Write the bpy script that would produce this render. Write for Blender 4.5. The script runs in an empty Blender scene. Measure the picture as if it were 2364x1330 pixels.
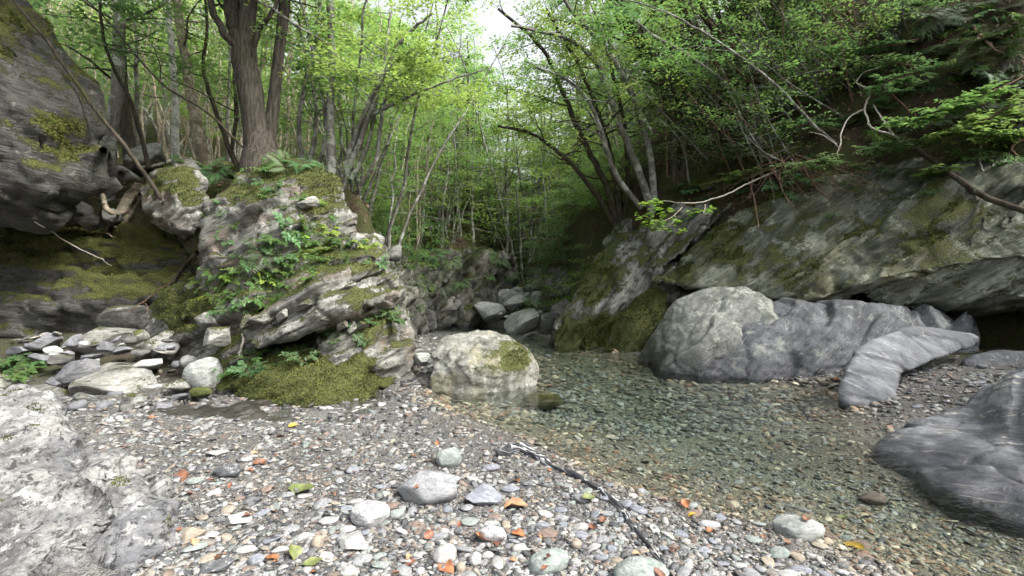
import bpy, bmesh, math, random
import numpy as np
from mathutils import Vector, Matrix, Euler

random.seed(7)
rng = np.random.default_rng(11)
scene = bpy.context.scene
COL = scene.collection
R = math.radians

# ------------------------------------------------------------------ camera
F, CX, CY, H = 1080.0, 1182.0, 665.0, 1.15     # focal length / centre of the photograph in its own pixels, eye height in metres
cam_data = bpy.data.cameras.new("camera")
cam = bpy.data.objects.new("camera", cam_data)
COL.objects.link(cam)
cam.location = (0, 0, H)
cam.rotation_euler = (R(90), 0, 0)
cam_data.sensor_width = 36.0
cam_data.lens = 36.0 * F / 2364.0
cam_data.clip_start = 0.05
cam_data.clip_end = 600.0
scene.camera = cam

# ------------------------------------------------------------------ world, sun, exposure
SUN_EL, SUN_DIR = 50.0, Vector((0.68, -0.30, 0.74)).normalized()
SUN_EL = math.degrees(math.asin(SUN_DIR.z))
world = bpy.data.worlds.new("World")
scene.world = world
world.use_nodes = True
wn = world.node_tree.nodes
wl = world.node_tree.links
bg = wn["Background"]
sky = wn.new("ShaderNodeTexSky")
sky.sky_type = 'NISHITA'
sky.sun_disc = False
sky.sun_elevation = R(SUN_EL)
sky.sun_rotation = math.atan2(SUN_DIR.x, SUN_DIR.y)
sky.air_density = 0.8
sky.dust_density = 8.0
sky.ozone_density = 1.0
haze = wn.new("ShaderNodeHueSaturation")          # thin bright cloud: the same sky, whiter
haze.inputs["Saturation"].default_value = 0.25
wl.new(sky.outputs[0], haze.inputs["Color"])
wl.new(haze.outputs[0], bg.inputs[0])
bg.inputs[1].default_value = 0.15
sun_data = bpy.data.lights.new("sun", 'SUN')
sun_data.energy = 1.25
sun_data.angle = R(10.0)
sun_data.color = (1.0, 0.95, 0.86)
sun = bpy.data.objects.new("sun", sun_data)
COL.objects.link(sun)
sun.rotation_euler = SUN_DIR.to_track_quat('Z', 'Y').to_euler()
sun.location = SUN_DIR * 40

scene.view_settings.view_transform = 'Standard'
scene.view_settings.look = 'None'
scene.view_settings.gamma = 1.0
scene.view_settings.exposure = 1.85
scene.view_settings.use_curve_mapping = False
cy = scene.cycles
cy.use_denoising = True
try:
    cy.denoiser = 'OPENIMAGEDENOISE'
    cy.denoising_input_passes = 'RGB_ALBEDO_NORMAL'
except Exception:
    pass
cy.max_bounces = 7
cy.diffuse_bounces = 3
cy.glossy_bounces = 2
cy.transmission_bounces = 4
cy.transparent_max_bounces = 8
cy.use_adaptive_sampling = True
cy.adaptive_threshold = 0.02
cy.sample_clamp_indirect = 6.0

# ------------------------------------------------------------------ small tools
def P(px, py, d):
    """a pixel of the photograph at the depth d (metres along the view axis) as a point of the place"""
    return np.array([(px - CX) / F * d, d, H - (py - CY) / F * d])

def G(px, py, z=0.0):
    """a pixel on the level z"""
    return P(px, py, (H - z) * F / (py - CY))

def _hash(ix, iy, iz, seed):
    h = (ix * 374761393 + iy * 668265263 + iz * 2147483647 + seed * 1274126177) & 0xffffffff
    h = ((h ^ (h >> 13)) * 1274126177) & 0xffffffff
    h = (h ^ (h >> 16)) & 0xffffffff
    return h

def noise3(p, seed=0):
    """gradient noise, about -1..1, for an (n,3) array"""
    p = np.asarray(p, float)
    i = np.floor(p).astype(np.int64)
    f = p - i
    u = f * f * f * (f * (f * 6 - 15) + 10)
    out = np.zeros(len(p))
    for dx in (0, 1):
        wx = u[:, 0] if dx else 1 - u[:, 0]
        for dy in (0, 1):
            wy = u[:, 1] if dy else 1 - u[:, 1]
            for dz in (0, 1):
                wz = u[:, 2] if dz else 1 - u[:, 2]
                h = _hash(i[:, 0] + dx, i[:, 1] + dy, i[:, 2] + dz, seed)
                gx = ((h & 1023) / 511.5) - 1
                gy = (((h >> 10) & 1023) / 511.5) - 1
                gz = (((h >> 20) & 1023) / 511.5) - 1
                out += wx * wy * wz * (gx * (f[:, 0] - dx) + gy * (f[:, 1] - dy) + gz * (f[:, 2] - dz))
    return out * 1.4

def fbm(p, octaves=4, seed=0, gain=0.5, lac=2.03):
    p = np.asarray(p, float)
    a, s = 1.0, np.zeros(len(p))
    for o in range(octaves):
        s += a * noise3(p, seed + o * 17)
        p = p * lac + 13.7
        a *= gain
    return s

def rand1(i, seed=0):
    i = np.asarray(i).astype(np.int64)
    return _hash(i, i * 0 + 7, i * 0 + 3, seed) / 4294967295.0

def sstep(a, b, x):
    t = np.clip((x - a) / (b - a), 0, 1)
    return t * t * (3 - 2 * t)

def link(name, mesh, mat=None, parent=None, label=None, cat=None, group=None, kind=None, loc=None):
    o = bpy.data.objects.new(name, mesh)
    COL.objects.link(o)
    if mat is not None and len(mesh.materials) == 0:
        mesh.materials.append(mat)
    if parent is not None:
        o.parent = parent
    if loc is not None:
        o.location = loc
    tag(o, label, cat, group, kind)
    return o

def tag(o, label=None, cat=None, group=None, kind=None):
    if label: o["label"] = label
    if cat: o["category"] = cat
    if group: o["group"] = group
    if kind: o["kind"] = kind
    return o

def empty(name, loc, label=None, cat=None, group=None):
    o = bpy.data.objects.new(name, None)
    o.empty_display_size = 0.1
    COL.objects.link(o)
    o.location = loc
    return tag(o, label, cat, group)

def mesh_from(name, V, faces, smooth=True):
    """V (n,3); faces an (m,k) int array or a list of such arrays"""
    if isinstance(faces, np.ndarray):
        faces = [faces]
    me = bpy.data.meshes.new(name)
    V = np.ascontiguousarray(V, dtype=np.float32)
    me.vertices.add(len(V))
    me.vertices.foreach_set("co", V.ravel())
    tot = sum(f.size for f in faces)
    npoly = sum(len(f) for f in faces)
    me.loops.add(tot)
    me.loops.foreach_set("vertex_index", np.concatenate([f.ravel() for f in faces]).astype(np.int32))
    me.polygons.add(npoly)
    starts, sizes, s = [], [], 0
    for f in faces:
        k = f.shape[1]
        starts.append(s + np.arange(len(f)) * k)
        s += f.size
    me.polygons.foreach_set("loop_start", np.concatenate(starts).astype(np.int32))
    if smooth:
        me.polygons.foreach_set("use_smooth", np.ones(npoly, dtype=bool))
    me.update(calc_edges=True)
    return me

def set_attr(me, name, values, kind='FLOAT', domain='POINT'):
    a = me.attributes.new(name, kind, domain)
    if kind == 'FLOAT':
        a.data.foreach_set("value", np.asarray(values, dtype=np.float32))
    else:
        v = np.ones((len(values), 4), dtype=np.float32)
        v[:, :3] = values
        a.data.foreach_set("color", v.ravel())

# ------------------------------------------------------------------ material nodes
class NT:
    def __init__(self, name):
        self.m = bpy.data.materials.new(name)
        self.m.use_nodes = True
        self.t = self.m.node_tree
        self.n, self.l = self.t.nodes, self.t.links
        self.bsdf = self.n["Principled BSDF"]
        self.out = self.n["Material Output"]
    def put(self, sock, v):
        if v is None: return
        if isinstance(v, bpy.types.NodeSocket):
            self.l.new(v, sock)
        elif isinstance(v, (tuple, list)) and len(v) == 3 and sock.type == 'RGBA':
            sock.default_value = (*v, 1)
        else:
            sock.default_value = v
    def node(self, typ, **kw):
        nd = self.n.new(typ)
        for k, v in kw.items():
            setattr(nd, k, v)
        return nd
    def math(self, op, a, b=None, c=None, clamp=False):
        nd = self.node("ShaderNodeMath", operation=op, use_clamp=clamp)
        self.put(nd.inputs[0], a); self.put(nd.inputs[1], b); self.put(nd.inputs[2], c)
        return nd.outputs[0]
    def mix(self, f, a, b, mode='MIX'):
        nd = self.node("ShaderNodeMix", data_type='RGBA', blend_type=mode)
        self.put(nd.inputs[0], f); self.put(nd.inputs[6], a); self.put(nd.inputs[7], b)
        return nd.outputs[2]
    def noise(self, vec, scale, detail=4, rough=0.55, dist=0.0):
        nd = self.node("ShaderNodeTexNoise")
        self.put(nd.inputs["Vector"], vec)
        nd.inputs["Scale"].default_value = scale
        nd.inputs["Detail"].default_value = detail
        nd.inputs["Roughness"].default_value = rough
        nd.inputs["Distortion"].default_value = dist
        return nd.outputs[0]
    def voronoi(self, vec, scale, feature='DISTANCE_TO_EDGE'):
        nd = self.node("ShaderNodeTexVoronoi", feature=feature)
        self.put(nd.inputs["Vector"], vec)
        nd.inputs["Scale"].default_value = scale
        return nd.outputs[0] if feature == 'DISTANCE_TO_EDGE' else nd
    def ramp(self, f, lo, hi):
        nd = self.node("ShaderNodeMapRange", interpolation_type='SMOOTHSTEP')
        self.put(nd.inputs[0], f)
        nd.inputs[1].default_value = lo; nd.inputs[2].default_value = hi
        return nd.outputs[0]
    def mapping(self, vec, loc=(0, 0, 0), rot=(0, 0, 0), scale=(1, 1, 1)):
        nd = self.node("ShaderNodeMapping", vector_type='TEXTURE')      # turn first, then squeeze
        scale = tuple(1.0 / v for v in scale)
        self.put(nd.inputs[0], vec)
        nd.inputs[1].default_value = loc; nd.inputs[2].default_value = rot; nd.inputs[3].default_value = scale
        return nd.outputs[0]
    def attr(self, name, out=2):
        nd = self.node("ShaderNodeAttribute", attribute_name=name)
        return nd.outputs[out]
    def bump(self, h, strength, dist, normal=None):
        nd = self.node("ShaderNodeBump")
        nd.inputs["Strength"].default_value = strength
        nd.inputs["Distance"].default_value = dist
        self.put(nd.inputs["Height"], h)
        if normal is not None: self.put(nd.inputs["Normal"], normal)
        return nd.outputs[0]
    def sepz(self, v, i=2):
        nd = self.node("ShaderNodeSeparateXYZ")
        self.put(nd.inputs[0], v)
        return nd.outputs[i]

MOSS_A, MOSS_B = (0.030, 0.042, 0.011), (0.082, 0.092, 0.024)

def rock_mat(name, a, b, dark, lichen=None, lich=0.0, vein=0.0, veincol=(0.75, 0.73, 0.68), moss=0.0, moss_n=0.6,
             bed=(0, 0, 0), stretch=5.0, scale=1.0, wet=None, bump=1.0, coord='world', moss_a=MOSS_A, moss_b=MOSS_B,
             stain=None, stain_amt=0.0, swirl=0.0, streak=0.75, rough=0.85, grain=0.5, fleck=0.0, band=0.0, veinw=0.02):
    t = NT(name)
    geo = t.node("ShaderNodeNewGeometry")
    if coord == 'world':
        pos = geo.outputs["Position"]
    else:
        tc = t.node("ShaderNodeTexCoord")
        oi = t.node("ShaderNodeObjectInfo")
        vm = t.node("ShaderNodeVectorMath", operation='ADD')
        t.put(vm.inputs[0], tc.outputs["Object"])
        cmb = t.node("ShaderNodeVectorMath", operation='SCALE')
        cmb.inputs[0].default_value = (31.0, 17.0, 53.0)
        t.put(cmb.inputs["Scale"], oi.outputs["Random"])
        t.put(vm.inputs[1], cmb.outputs[0])
        pos = vm.outputs[0]
    s = scale
    bedv = t.mapping(pos, rot=bed, scale=(1, 1, stretch))
    n1 = t.noise(pos, 1.7 * s, 4, 0.62)
    n2 = t.noise(bedv, 4.0 * s, 5, 0.64, 0.3 + swirl)
    n3 = t.noise(bedv if stretch < 4 else t.mapping(pos, rot=bed, scale=(1, 1, 2.2)), 22 * s, 4, 0.72)
    col = t.mix(t.ramp(n1, 0.36, 0.62), a, b)
    col = t.mix(t.math('MULTIPLY', t.ramp(n2, 0.44, 0.66), streak), col, dark)
    col = t.mix(t.math('MULTIPLY', t.ramp(n3, 0.48, 0.66), grain), col, tuple(v * 0.7 for v in dark))
    col = t.mix(t.math('MULTIPLY', t.ramp(n3, 0.44, 0.30), grain * 0.6), col, tuple(min(0.8, v * 1.35) for v in b))
    height = t.math('MULTIPLY_ADD', n2, 0.9, t.math('MULTIPLY', n3, -0.4))
    if band > 0:      # beds of darker and lighter rock, following the bedding with a slow wave
        nb = t.noise(t.mapping(pos, rot=bed, scale=(0.35, 0.35, 3.2), loc=(2, 8, 4)), 2.2 * s, 5, 0.5, 0.35 + swirl * 0.5)
        col = t.mix(t.math('MULTIPLY', t.ramp(nb, 0.47, 0.53), band), col, tuple(v * 0.85 for v in dark))
        col = t.mix(t.math('MULTIPLY', t.ramp(nb, 0.37, 0.33), band * 0.6), col, tuple(min(0.7, v * 1.25) for v in b))
        height = t.math('MULTIPLY_ADD', nb, -1.2, height)
    if vein > 0:
        ridge = t.math('ABSOLUTE', t.math('SUBTRACT', t.noise(t.mapping(pos, rot=bed, scale=(0.3, 0.3, 2.6), loc=(3, 1, 7)), 2.6 * s, 3, 0.5, 0.15 + swirl), 0.5))
        gate = t.ramp(n1, 0.36, 0.56)
        vmask = t.math('MULTIPLY', t.math('MULTIPLY', t.ramp(ridge, veinw, veinw * 0.25), gate if vein < 0.8 else 1.0), vein)
        col = t.mix(vmask, col, veincol)
    nm = t.noise(pos, 2.2, 5, 0.66)
    if stain is not None:
        ns = t.noise(t.mapping(pos, loc=(9, 4, 2), rot=bed, scale=(1, 1, stretch * 0.4)), 1.3 * s, 3, 0.6)
        col = t.mix(t.math('MULTIPLY', t.ramp(ns, 0.5, 0.64), stain_amt), col, stain)
    if lich > 0:
        nl = t.noise(t.mapping(pos, loc=(5, 5, 5)), 5.5 * s, 6, 0.75)
        col = t.mix(t.math('MULTIPLY', t.ramp(nl, 0.62 - 0.16 * lich, 0.70 - 0.12 * lich), 0.8), col, lichen)
    if fleck > 0:
        nf = t.noise(pos, 14 * s, 5, 0.78, 0.6)
        col = t.mix(t.math('MULTIPLY', t.ramp(nf, 0.53, 0.61), fleck), col, tuple(v * 0.55 for v in dark))
        height = t.math('SUBTRACT', height, t.math('MULTIPLY', nf, 0.5))
    rgh = rough
    if wet is not None:
        z = t.math('ADD', t.sepz(pos), t.math('MULTIPLY', t.math('SUBTRACT', n1, 0.5), 0.25))
        wm = t.ramp(z, wet[1], wet[0])
        col = t.mix(wm, col, t.mix(1.0, col, (0.36, 0.36, 0.39), 'MULTIPLY'))
        rgh = t.math('SUBTRACT', rough, t.math('MULTIPLY', wm, rough - 0.3))
    # moss: on what faces up, in damp patches, where the sculpted patch attribute says so
    if moss > -2:
        nz = t.sepz(geo.outputs["Normal"])
        mk = t.math('MULTIPLY_ADD', nz, moss_n, t.math('MULTIPLY_ADD', nm, 2.2, moss - 1.9))
        mk = t.math('ADD', mk, t.attr("moss"))
        fine = t.noise(pos, 55, 2, 0.7)
        mm = t.ramp(t.math('MULTIPLY_ADD', fine, 0.9, t.math('MULTIPLY_ADD', n3, 0.7, t.math('SUBTRACT', mk, 0.8))), -0.02, 0.22)
        mcol = t.mix(t.ramp(n3, 0.35, 0.62), moss_a, moss_b)
        mcol = t.mix(t.math('MULTIPLY', t.ramp(fine, 0.38, 0.62), 0.7), t.mix(0.2, mcol, (0.17, 0.18, 0.05)), t.mix(0.7, mcol, (0.01, 0.012, 0.0)))
        col = t.mix(mm, col, mcol)
        height = t.math('ADD', height, t.math('MULTIPLY', mm, t.math('MULTIPLY_ADD', fine, 0.9, 0.2)))
    t.put(t.bsdf.inputs["Base Color"], col)
    t.put(t.bsdf.inputs["Roughness"], rgh)
    t.bsdf.inputs["Specular IOR Level"].default_value = 0.35
    t.put(t.bsdf.inputs["Normal"], t.bump(height, min(1.0, 0.75 * bump), 0.03 * bump / s))
    return t.m
# ------------------------------------------------------------------ the lie of the land
def seg_dist(poly, X, Y):
    best = np.full(X.shape, 1e9)
    sign = np.ones(X.shape)
    for (x0, y0), (x1, y1) in zip(poly[:-1], poly[1:]):
        dx, dy = x1 - x0, y1 - y0
        t = np.clip(((X - x0) * dx + (Y - y0) * dy) / (dx * dx + dy * dy), 0, 1)
        qx, qy = X - x0 - t * dx, Y - y0 - t * dy
        d = np.hypot(qx, qy)
        s = np.where(dx * qy - dy * qx > 0, -1.0, 1.0)      # >0 on the right-hand side of the line
        m = d < best
        best = np.where(m, d, best)
        sign = np.where(m, s, sign)
    return best, sign

def inside(poly, X, Y):
    r = np.zeros(X.shape, bool)
    n = len(poly)
    for i in range(n):
        x0, y0 = poly[i]; x1, y1 = poly[(i + 1) % n]
        c = ((y0 > Y) != (y1 > Y)) & (X < (x1 - x0) * (Y - y0) / (y1 - y0 + 1e-12) + x0)
        r ^= c
    return r

shore_px = [(1000, 930), (1060, 960), (1180, 1000), (1270, 1040), (1340, 1085), (1420, 1120), (1560, 1160), (1700, 1196), (1850, 1240), (2000, 1290), (2130, 1345)]
shore = [tuple(G(a, b)[:2]) for a, b in shore_px]
WATER = shore + [(1.9, 1.2), (2.4, 0.2), (3.4, 0.2), (3.4, 2.0), (3.0, 3.5), (3.25, 4.3), (3.6, 5.3), (2.9, 6.4), (2.3, 7.8), (1.8, 8.7), (1.2, 9.8),
                 (0.6, 11.5), (0.4, 13.5), (-0.1, 15.0), (-1.0, 16.0), (-2.5, 15.6), (-2.3, 13.2), (-1.7, 12.4), (-0.8, 12.0), (-0.25, 11.0),
                 (-0.1, 9.2), (0.0, 7.6), (-0.1, 6.3), (-0.7, 5.7), (-0.95, 5.1)]
RIGHT_BANK = [(5.4, -40), (5.2, 0), (4.9, 3.0), (3.6, 5.0), (0.9, 9.5), (0.9, 12), (0.6, 15), (0.9, 18), (2.2, 24), (4, 40), (6, 120)]
LEFT_BANK = [(-60, 6.0), (-8, 7.3), (-3.6, 7.3), (-2.3, 6.8), (-1.7, 7.2), (-2.1, 9), (-3.0, 12.5), (-3.0, 15.5), (-1.3, 17.5), (-0.7, 20), (-0.3, 26), (0.5, 40), (1.5, 120)]

def terrain(X, Y, rough=True):
    X = np.asarray(X, float); Y = np.asarray(Y, float)
    dw, _ = seg_dist(WATER + WATER[:1], X, Y)
    inw = inside(WATER, X, Y)
    z = np.where(inw, -np.minimum(0.27, 0.03 + 0.13 * dw) * sstep(0, 0.12, dw), np.minimum(0.15, 0.075 * dw))
    # rubble fan under the outcrop and the pocket of gravel by the cave
    low = sstep(-0.7, -1.2, X) * sstep(3.55, 4.1, Y) * sstep(6.4, 5.4, Y) * (1 - inw)
    z = z * (1 - low) + low * (0.0 + 0.018 * fbm(np.stack([X * 2.5, Y * 2.5, 0 * X], 1), 3, 77))
    fan = sstep(-1.6, -2.6, X) * sstep(4.9, 7.0, Y) * sstep(9, 7.5, Y)
    z = z + np.where(inw, 0, 0.42 * fan)
    pocket = sstep(3.2, 4.4, X) * sstep(3.4, 4.4, Y) * sstep(8.5, 7.0, Y)
    z = z + np.where(inw, 0, 0.16 * pocket)
    z = z + np.where(Y > 15.5, 0.27 * (Y - 15.5), 0) * sstep(15.5, 17, Y)
    dr, sr = seg_dist(RIGHT_BANK, X, Y)
    dr = dr * sr
    off = 2.0 - 1.5 * sstep(8.5, 12.5, Y) + 1.8 * sstep(8.5, 6.4, Y)
    e = dr - off
    zr = 2.7 * sstep(0, 0.9, e) + 1.28 * np.maximum(0, e - 0.5)
    zr = np.where(zr > 14, 14 + (zr - 14) * 0.55, zr)
    dl, sl = seg_dist(LEFT_BANK, X, Y)
    dl = -dl * sl
    zl = 1.5 * sstep(0.0, 0.7, dl) + 2.7 * (1 - np.exp(-np.maximum(dl, 0) / 2.4)) + 0.42 * np.maximum(0, dl - 5)
    z = z + zr + np.where(dl > 0, zl, 0)
    if rough:
        q = np.stack([X, Y, z], 1)
        hill = np.clip((zr + np.where(dl > 0, zl, 0)) / 1.5, 0, 1)
        z = z + hill * (0.34 * fbm(q * 0.9, 5, 3) + 0.06 * fbm(q * 5, 3, 9))
        z = z + (1 - hill) * np.where(inw, 0.012, 0.022) * fbm(q * 2.2, 3, 5) * np.minimum(1, dw / 0.3)
    return z

def ground_z(x, y):
    return float(terrain(np.array([x]), np.array([y]))[0])

def build_ground():
    def axis(lo, hi, c, n, k):
        u = np.linspace(-1, 1, n)
        s = np.sinh(k * u) / np.sinh(k)
        return np.where(s < 0, c + s * (c - lo), c + s * (hi - c))
    xs = axis(-75, 75, 0.5, 290, 4.2)
    ys = axis(-35, 110, 4.5, 330, 4.0)
    XX, YY = np.meshgrid(xs, ys)
    X, Y = XX.ravel(), YY.ravel()
    Z = terrain(X, Y)
    nx, ny = len(xs), len(ys)
    i = np.arange(ny - 1)[:, None] * nx + np.arange(nx - 1)[None, :]
    f = np.stack([i, i + 1, i + 1 + nx, i + nx], -1).reshape(-1, 4)
    me = mesh_from("ground", np.stack([X, Y, Z], 1), f)
    dr, sr = seg_dist(RIGHT_BANK, X, Y); dl, sl = seg_dist(LEFT_BANK, X, Y)
    soil = np.maximum(sstep(1.2, 2.4, dr * sr - (0 - 1.2 * sstep(8.5, 12.5, Y))), sstep(-0.3, 0.5, -dl * sl))
    soil = np.maximum(soil, sstep(17, 20, Y))
    soil = np.maximum(soil, 0.85 * sstep(-1.9, -2.5, X) * sstep(4.9, 5.6, Y))
    set_attr(me, "soil", soil)
    set_attr(me, "wetbed", np.where(inside(WATER, X, Y), 1.0, 0.0))
    # material: gravel between the stones, forest soil with litter on the slopes
    t = NT("ground_gravel_and_soil")
    geo = t.node("ShaderNodeNewGeometry")
    pos = geo.outputs["Position"]
    vo = t.node("ShaderNodeTexVoronoi"); vo.inputs["Scale"].default_value = 55
    t.put(vo.inputs["Vector"], pos)
    vo2 = t.node("ShaderNodeTexVoronoi"); vo2.inputs["Scale"].default_value = 130
    t.put(vo2.inputs["Vector"], pos)
    bw = t.node("ShaderNodeSeparateColor"); t.put(bw.inputs[0], vo.outputs["Color"])
    bw2 = t.node("ShaderNodeSeparateColor"); t.put(bw2.inputs[0], vo2.outputs["Color"])
    g = t.mix(bw.outputs[0], (0.08, 0.08, 0.08), (0.27, 0.268, 0.26))
    g = t.mix(t.math('MULTIPLY', bw.outputs[1], 0.25), g, (0.18, 0.15, 0.12))
    g2 = t.mix(bw2.outputs[0], (0.05, 0.05, 0.05), (0.36, 0.35, 0.33))
    g = t.mix(0.45, g, g2)
    g = t.mix(t.ramp(t.noise(pos, 1.3, 4), 0.35, 0.7), g, t.mix(1.0, g, (0.70, 0.68, 0.66), 'MULTIPLY'))
    g = t.mix(t.math('MULTIPLY', t.attr("wetbed"), 0.7), g, t.mix(1.0, g, (1.7, 1.65, 1.4), 'MULTIPLY'))
    n1 = t.noise(pos, 0.8, 6, 0.65)
    n2 = t.noise(pos, 7, 6, 0.7)
    n3 = t.noise(pos, 40, 4, 0.7)
    s = t.mix(t.ramp(n2, 0.35, 0.65), (0.022, 0.017, 0.012), (0.062, 0.044, 0.028))
    s = t.mix(t.math('MULTIPLY', t.ramp(n3, 0.5, 0.7), 0.7), s, (0.11, 0.078, 0.05))
    s = t.mix(t.math('MULTIPLY', t.ramp(t.noise(pos, 1.7, 5, 0.65), 0.40, 0.54), 0.9), s, t.mix(t.ramp(n3, 0.3, 0.7), (0.016, 0.021, 0.006), (0.055, 0.064, 0.017)))
    t.put(t.bsdf.inputs["Base Color"], t.mix(t.attr("soil"), g, s))
    t.bsdf.inputs["Roughness"].default_value = 0.9
    t.bsdf.inputs["Specular IOR Level"].default_value = 0.2
    hg = t.math('MULTIPLY', t.math('ADD', vo.outputs["Distance"], vo2.outputs["Distance"]), -0.6)
    hs = t.math('MULTIPLY_ADD', n2, 2.5, n3)
    nd = t.node("ShaderNodeMix", data_type='FLOAT')
    t.put(nd.inputs[0], t.attr("soil")); t.put(nd.inputs[2], hg); t.put(nd.inputs[3], hs)
    t.put(t.bsdf.inputs["Normal"], t.bump(nd.outputs[0], 0.9, 0.03))
    return link("ground", me, t.m, kind="structure", label="gravel stream bank running up into steep forest soil", cat="ground")

build_ground()

# ------------------------------------------------------------------ stream water: a closed body of clear water over the bed
def build_water():
    xs = np.linspace(-3.6, 5.2, 12); ys = np.linspace(0.1, 16.4, 20)
    nx, ny = len(xs), len(ys)
    XX, YY = np.meshgrid(xs, ys)
    top = np.stack([XX.ravel(), YY.ravel(), np.zeros(nx * ny)], 1)
    top[:, 2] = 0.0
    i = np.arange(ny - 1)[:, None] * nx + np.arange(nx - 1)[None, :]
    f = np.stack([i, i + 1, i + 1 + nx, i + nx], -1).reshape(-1, 4)
    bot = top.copy(); bot[:, 2] = -0.75
    fb = f[:, ::-1] + nx * ny
    ring = list(range(nx)) + [r * nx + nx - 1 for r in range(1, ny)] + [ny * nx - 1 - c for c in range(1, nx)] + [r * nx for r in range(ny - 2, 0, -1)]
    ring = np.array(ring)
    nxt = np.roll(ring, -1)
    side = np.stack([ring, ring + nx * ny, nxt + nx * ny, nxt], 1)
    me = mesh_from("stream_water", np.concatenate([top, bot]), [f, fb, side])
    t = NT("stream_water_clear")
    geo = t.node("ShaderNodeNewGeometry")
    pos = geo.outputs["Position"]
    rip = t.noise(t.mapping(pos, rot=(0, 0, 0.35), scale=(1, 2.2, 1)), 7, 3, 0.55, 0.5)
    rip2 = t.noise(t.mapping(pos, scale=(1, 1.6, 1)), 24, 2, 0.5, 0.3)
    calm = t.ramp(t.noise(t.mapping(pos, scale=(0.5, 1.0, 1)), 1.1, 3, 0.5), 0.38, 0.62)
    h = t.math('MULTIPLY', t.math('ADD', rip, t.math('MULTIPLY', rip2, 0.3)), t.math('MULTIPLY_ADD', calm, 0.9, 0.15))
    nrm = t.bump(h, 0.35, 0.05)
    fr = t.node("ShaderNodeFresnel"); fr.inputs[0].default_value = 1.333
    t.put(fr.inputs["Normal"], nrm)
    gl = t.node("ShaderNodeBsdfGlossy"); gl.inputs["Roughness"].default_value = 0.025
    t.put(gl.inputs["Normal"], nrm)
    tr = t.node("ShaderNodeBsdfTransparent"); tr.inputs[0].default_value = (0.97, 0.98, 0.97, 1)
    mx = t.node("ShaderNodeMixShader")
    t.put(mx.inputs[0], fr.outputs[0]); t.put(mx.inputs[1], tr.outputs[0]); t.put(mx.inputs[2], gl.outputs[0])
    t.l.new(mx.outputs[0], t.out.inputs[0])
    ab = t.node("ShaderNodeVolumeAbsorption")
    ab.inputs[0].default_value = (0.60, 0.84, 0.70, 1)
    ab.inputs[1].default_value = 0.75
    t.l.new(ab.outputs[0], t.out.inputs["Volume"])
    return link("stream_water", me, t.m, kind="structure", label="clear shallow stream water over a pebble bed", cat="water")

build_water()
# ------------------------------------------------------------------ rocks
def hull_into(bm, pts):
    vs = [bm.verts.new(Vector(p)) for p in pts]
    r = bmesh.ops.convex_hull(bm, input=vs)
    junk = [g for g in r.get("geom_interior", []) + r.get("geom_unused", []) if isinstance(g, bmesh.types.BMVert)]
    if junk:
        bmesh.ops.delete(bm, geom=list(set(junk)), context='VERTS')

def chunk(px_pts, back=0.8, shrink=0.9, base=None, lift=0.0):
    """front points (pixel x, pixel y, depth) + the same outline set back (+ their feet on the level base)"""
    f = np.array([P(*p) for p in px_pts])
    c = f.mean(0)
    b = c + (f - c) * shrink
    away = np.array([c[0], c[1], 0.0]); away /= np.linalg.norm(away)       # the hidden side lies straight behind the seen one
    b = b + away * back
    b[:, 2] += lift
    out = [f, b]
    if base is not None:
        for a in (f, b):
            g = c + (a - c) * np.array([0.97, 0.97, 1.0])
            g[:, 2] = base
            out.append(g)
    return np.concatenate(out)

def remeshed(chunks, voxel, name):
    bm = bmesh.new()
    for c in chunks:
        hull_into(bm, c)
    bmesh.ops.recalc_face_normals(bm, faces=bm.faces)
    me = bpy.data.meshes.new(name + "_src")
    bm.to_mesh(me); bm.free()
    o = bpy.data.objects.new(name + "_src", me)
    COL.objects.link(o)
    md = o.modifiers.new("r", 'REMESH')
    md.mode = 'VOXEL'; md.voxel_size = voxel
    dg = bpy.context.evaluated_depsgraph_get()
    out = bpy.data.meshes.new_from_object(o.evaluated_get(dg))
    bpy.data.objects.remove(o)
    bpy.data.meshes.remove(me)
    return out

def vert_normals(me):
    n = np.empty(len(me.vertices) * 3, dtype=np.float32)
    me.vertex_normals.foreach_get("vector", n)
    return n.reshape(-1, 3).astype(float)

def smooth_v(V, E, it, f=0.5):
    deg = np.bincount(E.ravel(), minlength=len(V)).astype(float)[:, None]
    deg[deg == 0] = 1
    for _ in range(it):
        s = np.stack([np.bincount(E[:, 0], V[E[:, 1], k], len(V)) + np.bincount(E[:, 1], V[E[:, 0], k], len(V)) for k in range(3)], 1)
        V = V + f * (s / deg - V)
    return V

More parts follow.
